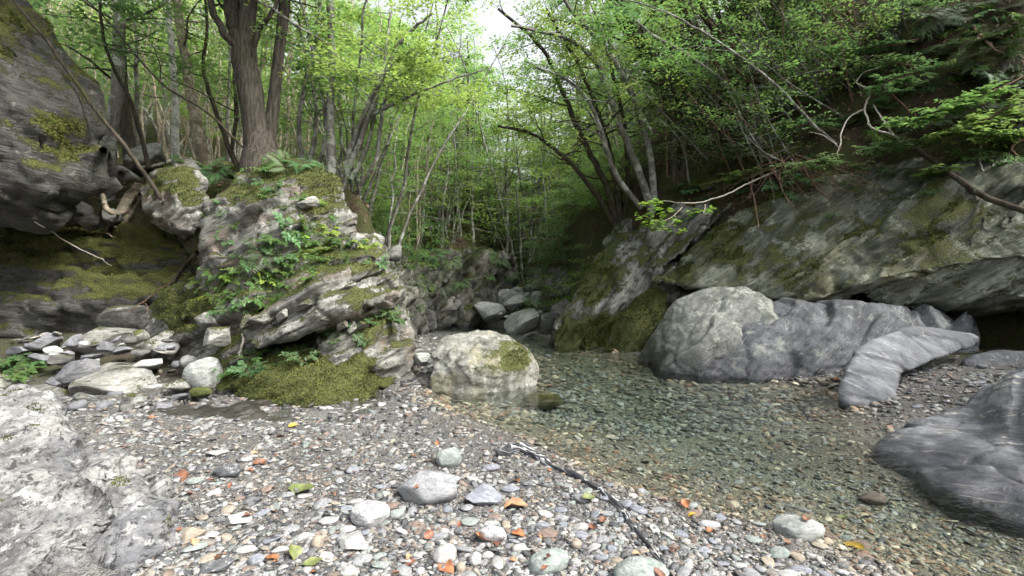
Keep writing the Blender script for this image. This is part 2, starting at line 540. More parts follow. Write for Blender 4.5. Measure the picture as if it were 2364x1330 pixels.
def facets(V, bn, size, seed):
    """broken blocks: every irregular cell of the rock gets its own step, tilt and joint; returns step, tilt, distance to the joint"""
    bn = np.array(bn, float); bn /= np.linalg.norm(bn)
    al = np.cross(bn, [0.2, 1.0, 0.1]); al /= np.linalg.norm(al)
    B = np.stack([al, np.cross(bn, al), bn], 1) / np.array(size)[None, :]
    q = V @ B + 0.22 * np.stack([noise3(V * 1.7, seed), noise3(V * 1.7, seed + 1), noise3(V * 1.7, seed + 2)], 1)
    i = np.floor(q).astype(np.int64)
    f1 = np.full(len(q), 9.0); f2 = f1.copy(); best = np.zeros(len(q), np.int64); off = np.zeros_like(q)
    for dx in (-1, 0, 1):
        for dy in (-1, 0, 1):
            for dz in (-1, 0, 1):
                h = _hash(i[:, 0] + dx, i[:, 1] + dy, i[:, 2] + dz, seed)
                c = np.stack([dx + (h & 1023) / 1023.0, dy + ((h >> 10) & 1023) / 1023.0, dz + ((h >> 20) & 1023) / 1023.0], 1)
                o = q - i - c
                dd = (o * o).sum(1)
                m = dd < f1
                f2 = np.where(m, f1, np.minimum(f2, dd)); f1 = np.where(m, dd, f1)
                best = np.where(m, h, best); off = np.where(m[:, None], o, off)
    step = rand1(best, seed + 7) - 0.5
    g = np.stack([rand1(best, seed + 8), rand1(best, seed + 9), rand1(best, seed + 10)], 1) - 0.5
    return step, (off * g).sum(1), np.sqrt(f2) - np.sqrt(f1)

def rock(name, chunks, voxel, mat, label, cat="rock", group=None, smooth=4, lump=0.05, lfreq=1.3, strata=0.0, bedn=(-0.5, 0.15, 0.85),
         period=0.14, fine=0.012, crack=0.0, block=0.5, seed=1, moss=None, parent=None, warp=0.12, cut=None, blocks=(), folds=None):
    me = remeshed(chunks, voxel, name)
    nv = len(me.vertices)
    V = np.empty(nv * 3, dtype=np.float32); me.vertices.foreach_get("co", V)
    V = V.reshape(-1, 3).astype(float)
    E = np.empty(len(me.edges) * 2, dtype=np.int32); me.edges.foreach_get("vertices", E)
    E = E.reshape(-1, 2)
    V = smooth_v(V, E, smooth)
    def put():
        me.vertices.foreach_set("co", V.astype(np.float32).ravel()); me.update()
    put()
    N = vert_normals(me)
    d = lump * fbm(V * lfreq, 4, seed)
    V = V + N * d[:, None]
    if strata > 0:
        put(); N = vert_normals(me)
        bn = np.array(bedn, float); bn /= np.linalg.norm(bn)
        al = np.cross(bn, [0.2, 1.0, 0.1]); al /= np.linalg.norm(al)
        cr = np.cross(bn, al)
        s = V @ bn + warp * fbm(V * 0.9, 3, seed + 5) + 0.02 * fbm(V * 6, 2, seed + 6)
        t = s / period + 0.6 * noise3(V * 1.1, seed + 8)
        lay = np.floor(t); fr = t - lay
        # every bed stands out differently and breaks into blocks along its length
        a1 = np.floor((V @ al) * block / period * 0.35 + rand1(lay, seed) * 7 + 0.25 * noise3(V * 3, seed + 2))
        pr = rand1(lay * 131 + a1, seed + 3)
        edge = sstep(0, 0.16, fr) * sstep(1.0, 0.72, fr)
        face = 1 - 0.75 * np.abs(N @ bn)
        k = strata * ((pr - 0.35) * edge + 0.3 * (fr - 0.5)) * face
        V = V + N * k[:, None]
        # sub-layers
        t2 = s / (period * 0.28) + 0.5 * noise3(V * 2.0, seed + 12)
        V = V + N * (strata * 0.22 * (rand1(np.floor(t2), seed + 9) - 0.5) * face)[:, None]
    if folds is not None:          # overlapping sheets: each bed swells slowly and breaks off at the next
        put(); N = vert_normals(me)
        fp, fa = folds
        bn = np.array(bedn, float); bn /= np.linalg.norm(bn)
        tt = (V @ bn + 0.22 * fbm(V * 0.7, 3, seed + 51) + 0.02 * fbm(V * 4, 2, seed + 52)) / fp
        ly = np.floor(tt); fr = tt - ly
        am = fa * (0.35 + 0.9 * rand1(ly, seed + 53)) * sstep(-0.35, 0.25, noise3(V * 0.8 + ly[:, None] * 3.7, seed + 54))
        V = V + N * (am * (fr - 0.5) * sstep(0, 0.06, fr) - 0.35 * am * sstep(0.10, 0.0, np.minimum(fr, 1 - fr)))[:, None]
    for bi, (bsize, bamp, btilt, bjoint) in enumerate(blocks):
        put(); N = vert_normals(me)
        st, ti, jo = facets(V, bedn, bsize, seed + 60 + 20 * bi)
        V = V + N * (bamp * st + btilt * ti - bjoint * sstep(0.09, 0.0, jo))[:, None]
    if crack > 0:
        r = np.abs(fbm(V * np.array([0.9, 0.9, 1.2]), 3, seed + 31))
        V = V - N * (crack * sstep(0.10, 0.0, r))[:, None]
    if fine > 0:
        put(); N = vert_normals(me)
        V = V + N * (fine * fbm(V * 6.5, 4, seed + 41))[:, None]
    V = smooth_v(V, E, 1, 0.35)
    if cut is not None:
        V = cut(V)
    c = V.mean(0)
    loc = Vector((c[0], c[1], V[:, 2].min()))
    W = V.copy()
    if parent is None:
        V = V - np.array(loc)
    put()
    me.polygons.foreach_set("use_smooth", np.ones(len(me.polygons), dtype=bool))
    if moss is not None:
        set_attr(me, "moss", moss(W))
    me.materials.clear(); me.materials.append(mat)
    o = link(name, me, mat, parent, label if parent is None else None, cat if parent is None else None, group if parent is None else None)
    if parent is None:
        o.location = loc
        o["kind"] = "thing"
    return o

def pix(W):
    """where points of the place stand in the photograph's pixels (for shaping moss patches in metres-wide blobs)"""
    return CX + F * W[:, 0] / W[:, 1], CY - F * (W[:, 2] - H) / W[:, 1]

BED_L = (-0.12, -0.5, 0.0)       # bedding of the left outcrop: beds climb to the right
BED_R = (-0.15, -0.65, 0.0)
BEDN_R = (-0.60, 0.15, 0.78)
M_pale = rock_mat("pale_schist", (0.16, 0.16, 0.143), (0.265, 0.263, 0.24), (0.068, 0.067, 0.056), lichen=(0.43, 0.427, 0.40), lich=0.4, band=0.4, moss=0.40, moss_n=0.75,
                  bed=BED_L, stretch=5, stain=(0.16, 0.12, 0.09), stain_amt=0.6, bump=1.2)
M_cliff = rock_mat("grey_green_cliff", (0.125, 0.135, 0.105), (0.20, 0.21, 0.168), (0.052, 0.057, 0.042), lichen=(0.30, 0.315, 0.255), lich=0.4, band=0.55, grain=0.4, moss=0.50, moss_n=0.45,
                   bed=BED_R, stretch=5, stain=(0.10, 0.095, 0.045), stain_amt=0.55, wet=(0.05, 0.25), bump=1.3)
M_slab = rock_mat("mossy_slab", (0.15, 0.15, 0.135), (0.27, 0.27, 0.25), (0.06, 0.06, 0.055), lichen=(0.42, 0.42, 0.38), lich=0.4, moss=0.62, moss_n=0.5,
                  bed=(-0.15, -0.95, 0), stretch=6, wet=(0.02, 0.2), bump=1.4)
M_blue = rock_mat("blue_grey_schist", (0.10, 0.107, 0.12), (0.16, 0.168, 0.178), (0.048, 0.051, 0.06), lichen=(0.26, 0.275, 0.24), lich=0.4, vein=0.25, veinw=0.007, band=0.5, moss=-0.25, moss_n=0.2,
                  bed=(-0.1, -0.75, 0), stretch=2.6, wet=(0.05, 0.50), bump=1.1, swirl=0.1, grain=0.45, fleck=0.35, streak=0.5, stain=(0.05, 0.053, 0.06), stain_amt=0.5)
M_smooth = rock_mat("polished_grey_schist", (0.16, 0.168, 0.185), (0.235, 0.243, 0.26), (0.095, 0.10, 0.112), vein=0.35, veinw=0.007, band=0.5, grain=0.25, moss=-0.75, moss_n=0.1,
                    bed=(0.3, 0.3, 0.5), stretch=3, wet=(0.0, 0.10), bump=0.7, swirl=0.5, streak=0.5, fleck=0.25)
M_veined = rock_mat("veined_wet_schist", (0.14, 0.146, 0.163), (0.23, 0.237, 0.252), (0.075, 0.077, 0.087), vein=0.6, veinw=0.008, band=0.5, grain=0.4, veincol=(0.62, 0.58, 0.50), moss=-0.75, moss_n=0.1,
                    bed=(-0.3, 0.35, 0), stretch=2.6, wet=(0.0, 0.14), bump=1.0, swirl=0.25, scale=1.3, fleck=0.3)
M_boulder = rock_mat("lichen_boulder", (0.17, 0.172, 0.15), (0.27, 0.27, 0.245), (0.075, 0.075, 0.06), lichen=(0.38, 0.38, 0.33), lich=0.45, moss=0.26, moss_n=0.35,
                     bed=(0.0, 0.1, 0.0), stretch=2, stain=(0.24, 0.22, 0.12), stain_amt=0.5, bump=1.0, scale=1.6, fleck=0.6)
M_fore = rock_mat("white_lichen_boulder", (0.155, 0.156, 0.153), (0.25, 0.249, 0.24), (0.05, 0.05, 0.053), lichen=(0.40, 0.40, 0.385), lich=0.45, vein=0.1, moss=-0.25, moss_n=0.35,
                  bed=(-0.3, -0.7, 0.2), stretch=1.15, bump=1.5, scale=1.9, fleck=0.9, grain=0.7, streak=0.7, stain=(0.10, 0.104, 0.12), stain_amt=0.6)
M_dark = rock_mat("shade_dark_rock", (0.05, 0.05, 0.045), (0.085, 0.085, 0.076), (0.024, 0.024, 0.022), lichen=(0.2, 0.2, 0.18), lich=0.2, moss=0.5, moss_n=0.8,
                  bed=(0, 0.15, 0), stretch=6, bump=1.2, moss_a=(0.03, 0.037, 0.008), moss_b=(0.085, 0.09, 0.018))  # base tone lowered to carry the canopy's shade on wall and boulder
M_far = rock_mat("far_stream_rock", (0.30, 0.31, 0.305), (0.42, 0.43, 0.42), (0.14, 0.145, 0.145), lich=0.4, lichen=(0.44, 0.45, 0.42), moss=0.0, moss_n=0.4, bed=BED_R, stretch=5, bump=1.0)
M_bank = rock_mat("mossy_bank_rock", (0.105, 0.105, 0.09), (0.18, 0.18, 0.155), (0.045, 0.045, 0.04), lichen=(0.3, 0.31, 0.26), lich=0.3, moss=0.55, moss_n=0.5, bed=(-0.15, -0.95, 0), stretch=6, wet=(0.03, 0.2), bump=1.4)
M_sheet = rock_mat("wet_dark_sheet", (0.035, 0.033, 0.029), (0.06, 0.055, 0.047), (0.017, 0.016, 0.014), moss=-0.15, moss_n=0.45, bed=(0, 0.1, 0.2), stretch=3, bump=1.2, rough=0.3, moss_a=(0.03, 0.032, 0.008), moss_b=(0.07, 0.07, 0.02))
M_dike = rock_mat("black_veined_slab", (0.035, 0.037, 0.042), (0.07, 0.072, 0.08), (0.018, 0.018, 0.02), vein=1.0, veincol=(0.5, 0.5, 0.5), moss=-1.0, moss_n=0.0, bed=(0.2, 0.2, 0.9), stretch=7, scale=3.5, bump=0.5, swirl=0.3)

def blob(cx, cy, rx, ry, amt, seed=0):
    def f(W):
        x, y = pix(W)
        r = np.hypot((x - cx) / rx, (y - cy) / ry) + 0.35 * noise3(W * 3.5, seed)
        return amt * sstep(1.25, 0.6, r)
    return f

def blobs(*bs):
    fs = [blob(*b, seed=i) for i, b in enumerate(bs)]
    return lambda W: sum(f(W) for f in fs)

# -- the layered outcrop on the left bank
outcrop_chunks = [
    chunk([(452, 640, 5.9), (462, 560, 5.8), (480, 470, 6.0), (545, 402, 6.2), (640, 357, 6.4), (735, 367, 6.4), (785, 425, 6.3), (802, 485, 6.2), (790, 560, 5.95), (690, 640, 5.55), (560, 690, 5.5), (620, 480, 5.8)], back=1.3, shrink=0.9),
    chunk([(452, 640, 5.85), (560, 560, 5.7), (800, 490, 6.1), (850, 542, 6.1), (872, 600, 6.0), (905, 640, 5.9), (840, 650, 5.45), (720, 690, 5.25), (560, 700, 5.4), (400, 745, 5.7)], back=1.3, base=None),
    chunk([(330, 745, 6.2), (400, 680, 6.1), (455, 640, 5.9), (560, 690, 5.5), (600, 740, 5.3), (545, 790, 5.25), (520, 835, 5.25), (420, 800, 5.7), (340, 770, 6.1)], back=1.2, base=-0.2),
    # ledge of pale beds over the dark recess
    chunk([(552, 772, 5.2), (600, 725, 5.15), (720, 655, 5.15), (850, 612, 5.4), (915, 638, 5.55), (932, 690, 5.5), (860, 706, 5.12), (745, 706, 4.95), (650, 758, 4.98), (578, 802, 5.05)], back=1.4, shrink=0.95),
    # the back of the recess
    chunk([(520, 720, 5.75), (760, 720, 5.7), (760, 860, 5.6), (520, 900, 5.6)], back=0.9, base=-0.2),
    # steep block on the stream side
    chunk([(740, 790, 5.2), (790, 750, 5.2), (905, 690, 5.6), (940, 730, 5.8), (948, 780, 6.0), (962, 840, 6.2), (935, 885, 5.7), (885, 908, 5.2), (800, 925, 4.85), (745, 935, 4.7), (700, 860, 4.95), (770, 850, 4.9), (860, 790, 5.1)], back=1.3, base=-0.3),
    # moss-covered foot
    chunk([(500, 905, 5.0), (515, 850, 5.25), (600, 826, 5.4), (700, 806, 5.35), (770, 835, 5.0), (850, 880, 4.95), (880, 908, 4.9), (820, 926, 4.72), (790, 900, 4.8), (740, 942, 4.52), (640, 925, 4.65), (560, 915, 4.85), (620, 870, 4.85), (700, 880, 4.75)], back=0.9, base=-0.3),
]
outcrop_moss = blobs((640, 385, 130, 40, 0.75), (740, 430, 55, 70, 0.9), (560, 440, 60, 30, 0.5), (420, 720, 70, 55, 1.0), (690, 885, 210, 62, 1.5), (860, 900, 60, 30, 0.6), (860, 740, 70, 60, 0.6), (590, 650, 130, 50, 0.35), (800, 600, 70, 50, 0.45), (550, 830, 60, 60, 0.5))
outcrop = rock("rock_outcrop", outcrop_chunks, 0.028, M_pale, "layered pale schist outcrop with mossy crown and foot on the stream bank", "outcrop",
               smooth=2, lump=0.05, lfreq=0.9, strata=0.06, bedn=(-0.46, 0.1, 0.86), period=0.13, fine=0.010, crack=0.0, seed=3, blocks=[((1.2, 0.9, 0.32), 0.16, 0.20, 0.03), ((0.45, 0.35, 0.10), 0.06, 0.06, 0.014)], moss=outcrop_moss)
rock("boulder", [chunk([(330, 430, 6.5), (345, 402, 6.6), (400, 392, 6.6), (470, 420, 6.5), (480, 500, 6.3), (452, 545, 6.2), (400, 530, 6.2), (345, 490, 6.4), (400, 450, 6.15)], back=1.1, base=None)],
     0.025, M_pale, "pale rounded boulder with mossy top perched beside the layered outcrop", "boulder", smooth=8, lump=0.06, strata=0.05, fine=0.010, crack=0.02, seed=9, blocks=[((0.6, 0.5, 0.3), 0.06, 0.12, 0.02), ((0.2, 0.2, 0.08), 0.02, 0.05, 0.006)], moss=blobs((400, 425, 60, 40, 0.6), (440, 440, 30, 60, 0.4)))

# -- left: shaded mossy wall and the huge leaning boulder
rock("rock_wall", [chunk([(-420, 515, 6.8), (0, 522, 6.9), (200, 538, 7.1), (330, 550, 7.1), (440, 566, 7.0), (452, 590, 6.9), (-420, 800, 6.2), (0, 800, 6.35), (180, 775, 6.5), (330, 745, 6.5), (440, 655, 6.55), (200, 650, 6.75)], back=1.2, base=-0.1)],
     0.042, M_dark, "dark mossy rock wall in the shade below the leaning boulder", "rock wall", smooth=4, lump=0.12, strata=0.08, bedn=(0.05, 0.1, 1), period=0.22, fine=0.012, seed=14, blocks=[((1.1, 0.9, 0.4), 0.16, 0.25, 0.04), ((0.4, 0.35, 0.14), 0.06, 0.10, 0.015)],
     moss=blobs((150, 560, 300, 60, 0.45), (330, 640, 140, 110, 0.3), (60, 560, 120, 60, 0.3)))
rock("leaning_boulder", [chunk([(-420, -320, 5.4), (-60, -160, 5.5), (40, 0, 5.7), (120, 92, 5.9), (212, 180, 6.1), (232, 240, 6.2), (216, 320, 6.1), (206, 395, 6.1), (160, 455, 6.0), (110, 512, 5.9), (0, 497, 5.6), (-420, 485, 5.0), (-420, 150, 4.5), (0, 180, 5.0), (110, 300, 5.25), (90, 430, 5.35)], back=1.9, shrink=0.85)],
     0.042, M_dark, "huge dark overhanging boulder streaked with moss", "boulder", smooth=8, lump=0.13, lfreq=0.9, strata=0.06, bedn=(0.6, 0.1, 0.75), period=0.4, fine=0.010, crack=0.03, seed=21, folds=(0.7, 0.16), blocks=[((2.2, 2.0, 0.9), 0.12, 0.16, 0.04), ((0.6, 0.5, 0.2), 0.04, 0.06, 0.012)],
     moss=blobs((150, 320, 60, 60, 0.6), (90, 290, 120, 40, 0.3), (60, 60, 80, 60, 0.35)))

# -- right bank
cliff = rock("cliff", [
    chunk([(1500, 650, 8.7), (1590, 668, 8.1), (1800, 695, 7.2), (2010, 695, 6.7), (2035, 640, 6.5), (1590, 565, 8.8), (1700, 475, 8.6), (1850, 455, 8.1), (2060, 365, 7.7), (2130, 352, 7.4), (2364, 425, 6.7), (2364, 600, 6.05), (2200, 630, 6.1), (2700, 420, 6.0), (2700, 600, 5.6), (1900, 570, 7.3), (2150, 530, 6.7), (2364, 520, 6.3)], back=2.0, shrink=0.95),
    chunk([(1990, 718, 6.75), (2035, 630, 6.45), (2200, 590, 6.05), (2364, 575, 5.75), (2800, 560, 5.2), (2800, 690, 5.2), (2364, 694, 5.7), (2220, 732, 6.25)], back=1.5, shrink=0.95),
    chunk([(2050, 420, 7.4), (2075, 365, 7.45), (2120, 355, 7.35), (2135, 390, 7.2), (2080, 440, 7.15)], back=0.6),
], 0.038, M_cliff, "broad grey green cliff slab above the stream on the bank with the cave", "cliff", smooth=3, lump=0.08, lfreq=0.8, strata=0.07, bedn=(-0.60, 0.15, 0.78), period=0.30, fine=0.010, crack=0.03, seed=33, folds=(0.46, 0.22), blocks=[((3.6, 2.0, 0.5), 0.14, 0.14, 0.04), ((1.3, 0.8, 0.14), 0.045, 0.05, 0.016)],
    moss=blobs((1680, 560, 60, 60, 0.35), (1850, 640, 60, 50, 0.3), (2190, 500, 90, 50, 0.4), (2120, 560, 80, 30, 0.3), (1560, 620, 50, 60, 0.3)))
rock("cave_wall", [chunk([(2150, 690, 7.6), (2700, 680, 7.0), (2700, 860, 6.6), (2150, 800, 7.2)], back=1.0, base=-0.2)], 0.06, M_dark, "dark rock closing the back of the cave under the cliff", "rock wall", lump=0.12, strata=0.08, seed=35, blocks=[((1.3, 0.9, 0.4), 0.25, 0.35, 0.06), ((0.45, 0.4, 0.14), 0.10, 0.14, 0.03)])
rock("leaning_slab", [
    chunk([(1274, 792, 9.3), (1284, 740, 9.6), (1340, 640, 10.2), (1400, 555, 10.8), (1450, 505, 10.8), (1560, 468, 10.3), (1605, 500, 9.7), (1560, 560, 9.5), (1500, 620, 9.3), (1445, 690, 9.1), (1420, 760, 8.9), (1400, 812, 8.9), (1340, 806, 9.0), (1400, 680, 9.1)], back=1.5, shrink=0.95, base=None),
    chunk([(1274, 792, 9.3), (1420, 770, 8.9), (1400, 815, 8.85), (1340, 810, 8.95), (1276, 820, 9.2), (1400, 850, 8.7)], back=1.2),
    chunk([(1510, 520, 9.6), (1700, 425, 9.4), (1720, 450, 9.0), (1600, 560, 8.9), (1530, 620, 8.9), (1500, 640, 9.0)], back=1.4),
], 0.04, M_slab, "steep mossy slab leaning out of the slope beside the narrow channel", "rock slab", smooth=3, lump=0.10, strata=0.14, bedn=(-0.80, 0.15, 0.55), period=0.26, fine=0.012, crack=0.0, seed=41, folds=(0.34, 0.26), blocks=[((2.6, 1.2, 0.36), 0.16, 0.18, 0.05), ((0.9, 0.5, 0.11), 0.05, 0.07, 0.015)],
    moss=blobs((1400, 770, 60, 50, 0.6), (1330, 780, 50, 40, 0.5), (1360, 640, 60, 70, 0.25)))
rock("rock_wall", [chunk([(1420, 830, 8.6), (1560, 840, 7.9), (1640, 640, 8.6), (1500, 600, 9.6)], back=1.4, base=-0.3)], 0.06, M_bank, "dark rock in the crevice behind the moss lump by the channel", "rock", lump=0.12, strata=0.2, period=.2, seed=44, blocks=[((1.3, 0.9, 0.4), 0.25, 0.35, 0.06), ((0.45, 0.4, 0.14), 0.10, 0.14, 0.03)])
rock("mossy_rock", [chunk([(1395, 815, 8.7), (1425, 745, 8.75), (1470, 690, 8.9), (1510, 668, 8.9), (1545, 672, 8.7), (1535, 715, 8.4), (1490, 775, 8.3), (1445, 818, 8.35), (1470, 740, 8.4)], back=0.8, base=-0.3)],
     0.03, M_slab, "low moss-covered lump of rock at the foot of the steep slab", "rock", smooth=6, lump=0.09, strata=0.06, seed=43, moss=blobs((1470, 740, 90, 90, 0.75)))
M_dome = rock_mat("lichened_dome", (0.155, 0.163, 0.15), (0.235, 0.243, 0.222), (0.07, 0.074, 0.07), lichen=(0.33, 0.345, 0.30), lich=0.6, vein=0.2, veinw=0.006, band=0.3, moss=-0.05, moss_n=0.2,
                  bed=(-0.1, -0.75, 0), stretch=2.2, wet=(0.10, 0.55), bump=1.1, grain=0.5, fleck=0.5, streak=0.5)
rock("dome_rock", [
    chunk([(1470, 824, 7.8), (1500, 765, 7.5), (1560, 695, 7.2), (1640, 662, 7.0), (1720, 664, 6.8), (1790, 692, 6.6), (1800, 740, 6.35), (1700, 800, 6.1), (1610, 866, 6.15), (1530, 852, 6.5), (1620, 760, 6.4)], back=1.6, base=-0.4),
], 0.03, M_dome, "rounded pale lichened dome rock with a dark wet foot rising from the pool", "rock", smooth=5, lump=0.05, lfreq=0.9, strata=0.03, bedn=(-0.70, 0.05, 0.7), period=0.30, fine=0.008, crack=0.015, seed=52, folds=(0.55, 0.10), blocks=[((1.3, 1.1, 0.6), 0.05, 0.07, 0.02), ((0.5, 0.4, 0.16), 0.015, 0.02, 0.006)],
    moss=lambda W: blobs((1650, 740, 22, 90, 0.6), (1600, 860, 40, 20, 0.5))(W))
rock("stream_rock", [
    chunk([(1780, 692, 6.7), (1870, 702, 6.6), (2010, 700, 6.3), (2060, 722, 6.1), (1990, 800, 5.8), (1938, 892, 5.55), (1780, 876, 5.8), (1610, 868, 6.15), (1700, 770, 6.3), (1850, 760, 6.05)], back=1.6, base=-0.4),
    chunk([(2000, 700, 6.4), (2250, 728, 6.2), (2262, 745, 6.1), (2200, 765, 6.0), (2100, 770, 5.85), (1960, 850, 5.65), (1932, 885, 5.6)], back=1.2, base=-0.1),
], 0.03, M_blue, "dark blue grey water-worn ledge between the dome and the curved rock", "rock", smooth=4, lump=0.05, lfreq=0.8, strata=0.04, bedn=(-0.70, 0.05, 0.7), period=0.30, fine=0.008, crack=0.02, seed=51, folds=(0.36, 0.20), blocks=[((2.4, 1.7, 0.6), 0.06, 0.06, 0.03), ((0.7, 0.6, 0.14), 0.02, 0.02, 0.008)])
rock("curved_rock", [
    chunk([(1952, 850, 4.65), (1936, 905, 4.6), (1962, 945, 4.5), (2058, 948, 4.45), (2058, 885, 4.65), (2000, 790, 4.95), (2085, 754, 5.1), (2075, 840, 4.75)], back=0.5, base=-0.2),
    chunk([(2000, 792, 4.95), (2090, 753, 5.1), (2160, 760, 5.25), (2215, 775, 5.35), (2195, 820, 5.1), (2130, 845, 4.9), (2060, 872, 4.72)], back=0.45),
    chunk([(2150, 762, 5.25), (2262, 776, 5.5), (2258, 796, 5.45), (2185, 830, 5.1)], back=0.3),
], 0.02, M_smooth, "smooth water-worn grey rock curving up to a pointed tip", "rock", smooth=14, lump=0.03, strata=0.02, period=0.2, bedn=(0.3, 0.2, 0.9), fine=0.006, seed=61, blocks=[((0.9, 0.8, 0.3), 0.02, 0.04, 0.01)])
rock("rock", [chunk([(2220, 830, 5.3), (2270, 812, 5.4), (2420, 815, 5.3), (2480, 880, 4.9), (2320, 880, 4.95), (2240, 855, 5.1)], back=0.5, base=0.0)], 0.025, M_blue, "low dark rock between the pointed grey rock and the cave", "rock", smooth=6, lump=0.05, strata=0.05, seed=63)
rock("veined_rock", [
    chunk([(2750, 790, 3.0), (2364, 848, 3.35), (2295, 885, 3.55), (2240, 958, 3.55), (2300, 1090, 3.0), (2364, 1160, 2.6), (2750, 1260, 2.2), (2500, 950, 2.9)], back=0.9, base=-0.3),
    chunk([(2240, 962, 3.6), (2190, 984, 3.6), (2085, 998, 3.55), (2012, 1030, 3.42), (2112, 1092, 2.93), (2200, 1152, 2.58), (2364, 1192, 2.38), (2500, 1250, 2.2), (2350, 1040, 2.85)], back=0.35, base=-0.3),
], 0.025, M_veined, "grey schist rock with thin white veins sloping into the pool", "rock", smooth=10, lump=0.04, strata=0.02, bedn=(-0.35, -0.25, 0.85), period=0.12, fine=0.005, seed=71, folds=(0.22, 0.05), blocks=[((1.1, 0.8, 0.3), 0.04, 0.06, 0.015), ((0.35, 0.3, 0.07), 0.01, 0.012, 0.005)])
rock("boulder", [
    chunk([(-500, 935, 2.5), (0, 903, 2.5), (70, 914, 2.45), (150, 958, 2.35), (200, 1018, 2.25), (150, 1100, 1.98), (0, 1060, 1.95), (-500, 1050, 1.85), (0, 1200, 1.78), (-500, 1330, 1.55), (100, 1345, 1.62), (200, 1200, 1.85)], back=0.25, base=0.0),
    chunk([(150, 1030, 2.2), (270, 1062, 2.12), (390, 1112, 2.02), (417, 1160, 1.93), (412, 1235, 1.85), (438, 1350, 1.73), (300, 1345, 1.6), (270, 1160, 1.83), (120, 1345, 1.6), (350, 1230, 1.75)], back=0.2, base=0.0),
], 0.014, M_fore, "large pale lichen-speckled boulder standing on the gravel with small moss tufts", "boulder", smooth=8, lump=0.06, lfreq=2.4, strata=0.03, bedn=(-0.6, 0.3, 0.7), period=0.12, fine=0.018, crack=0.03, seed=81, blocks=[((0.6, 0.45, 0.28), 0.05, 0.09, 0.022), ((0.2, 0.16, 0.07), 0.012, 0.02, 0.006)],
    moss=blobs((385, 1215, 22, 50, 0.75), (270, 1110, 30, 20, 0.5), (90, 940, 25, 10, 0.5), (20, 1015, 25, 12, 0.45), (150, 1170, 18, 12, 0.4)))
rock("boulder", [chunk([(990, 888, 5.25), (992, 850, 5.35), (1008, 802, 5.55), (1034, 776, 5.75), (1100, 770, 5.8), (1185, 784, 5.8), (1226, 812, 5.75), (1242, 846, 5.65), (1198, 888, 5.35), (1110, 912, 5.1), (1020, 906, 5.15), (1075, 845, 5.08), (1180, 850, 5.2), (1100, 800, 5.35)], back=0.7, shrink=0.85, base=-0.3)],
     0.018, M_boulder, "pale lichened boulder with a mossy side sitting at the edge of the pool", "boulder", smooth=9, lump=0.05, lfreq=2.2, strata=0.02, bedn=(0, 0, 1), fine=0.010, crack=0.01, seed=91, blocks=[((0.6, 0.6, 0.5), 0.03, 0.08, 0.004), ((0.16, 0.14, 0.1), 0.008, 0.03, 0.003)],
     moss=blobs((1190, 820, 40, 40, 0.55), (1110, 855, 40, 15, 0.5), (1130, 815, 30, 15, 0.35)))
# wet dark sheet of rock at the edge of the gravel
rock("wet_rock_sheet", [chunk([(150, 985, 3.76), (330, 945, 4.29), (520, 915, 4.8), (650, 925, 4.62), (712, 948, 4.24), (560, 968, 3.97), (380, 985, 3.76), (260, 1000, 3.6), (450, 950, 4.15), (600, 940, 4.3)], back=0.1, base=-0.1) - np.array([0, 0, 0.03])], 0.025, M_sheet, "flat wet dark rock sheet between the gravel and the mossy foot", "rock", smooth=6, lump=0.055, lfreq=2.6, fine=0.02, strata=0.03, period=0.06, seed=97, blocks=[((0.4, 0.3, 0.1), 0.02, 0.04, 0.01)])
# thin black bed standing out of the gravel in a long curved edge
dk = [(1160, 1050), (1195, 1034), (1235, 1050), (1270, 1075), (1330, 1098), (1385, 1130), (1425, 1165), (1455, 1205), (1490, 1250), (1525, 1295), (1565, 1345)]
dw_ = [30, 36, 22, 14, 12, 15, 11, 9, 9, 9, 9]
dch = []
for (a, b), wa, wb in zip(zip(dk[:-1], dk[1:]), dw_[:-1], dw_[1:]):
    pts = []
    for (x, y), w in ((a, wa), (b, wb)):
        g = G(x, y, 0.1)
        for _ in range(3):
            g = G(x, y, ground_z(g[0], g[1]) + 0.012)
        hw = w / F * g[1] * 0.5
        for sx in (-1, 1):
            pts.append(g + np.array([sx * hw, 0.3 * hw * sx, 0.004 + 0.0010 * w]))
            pts.append(g + np.array([sx * hw * 1.3, 0.3 * hw * sx, -0.10]))
    dch.append(np.array(pts))
rock("rock_edge", dch, 0.009, M_dike, "narrow black veined rock edge running through the pebbles to the pool", "rock", smooth=4, lump=0.012, lfreq=5, strata=0.0, fine=0.006, seed=99)

# -- far: rocks of the gorge beyond the pool
rock("far_slab", [chunk([(1243, 645, 14.6), (1262, 692, 14.0), (1335, 668, 13.4), (1370, 610, 13.4), (1460, 540, 14.0), (1400, 556, 15), (1310, 592, 15.2)], back=1.6)], 0.07, M_bank, "tilted dark slab wedged beyond the narrow channel", "rock slab", smooth=2, lump=0.10, strata=0.3, bedn=(-0.6, 0.2, 0.75), period=0.3, seed=101, blocks=[((1.3, 0.9, 0.4), 0.25, 0.35, 0.06), ((0.45, 0.4, 0.14), 0.10, 0.14, 0.03)])
rock("mossy_block", [chunk([(1212, 612, 17), (1235, 594, 17), (1300, 598, 16.5), (1330, 640, 16), (1290, 690, 16), (1215, 690, 16.5)], back=1.5, base=-0.2)], 0.07, M_bank, "square mossy block behind the tilted far slab", "rock", smooth=3, lump=0.1, strata=0.1, seed=103, blocks=[((1.3, 0.9, 0.4), 0.25, 0.35, 0.06), ((0.45, 0.4, 0.14), 0.10, 0.14, 0.03)], moss=blobs((1260, 600, 60, 15, 0.6)))
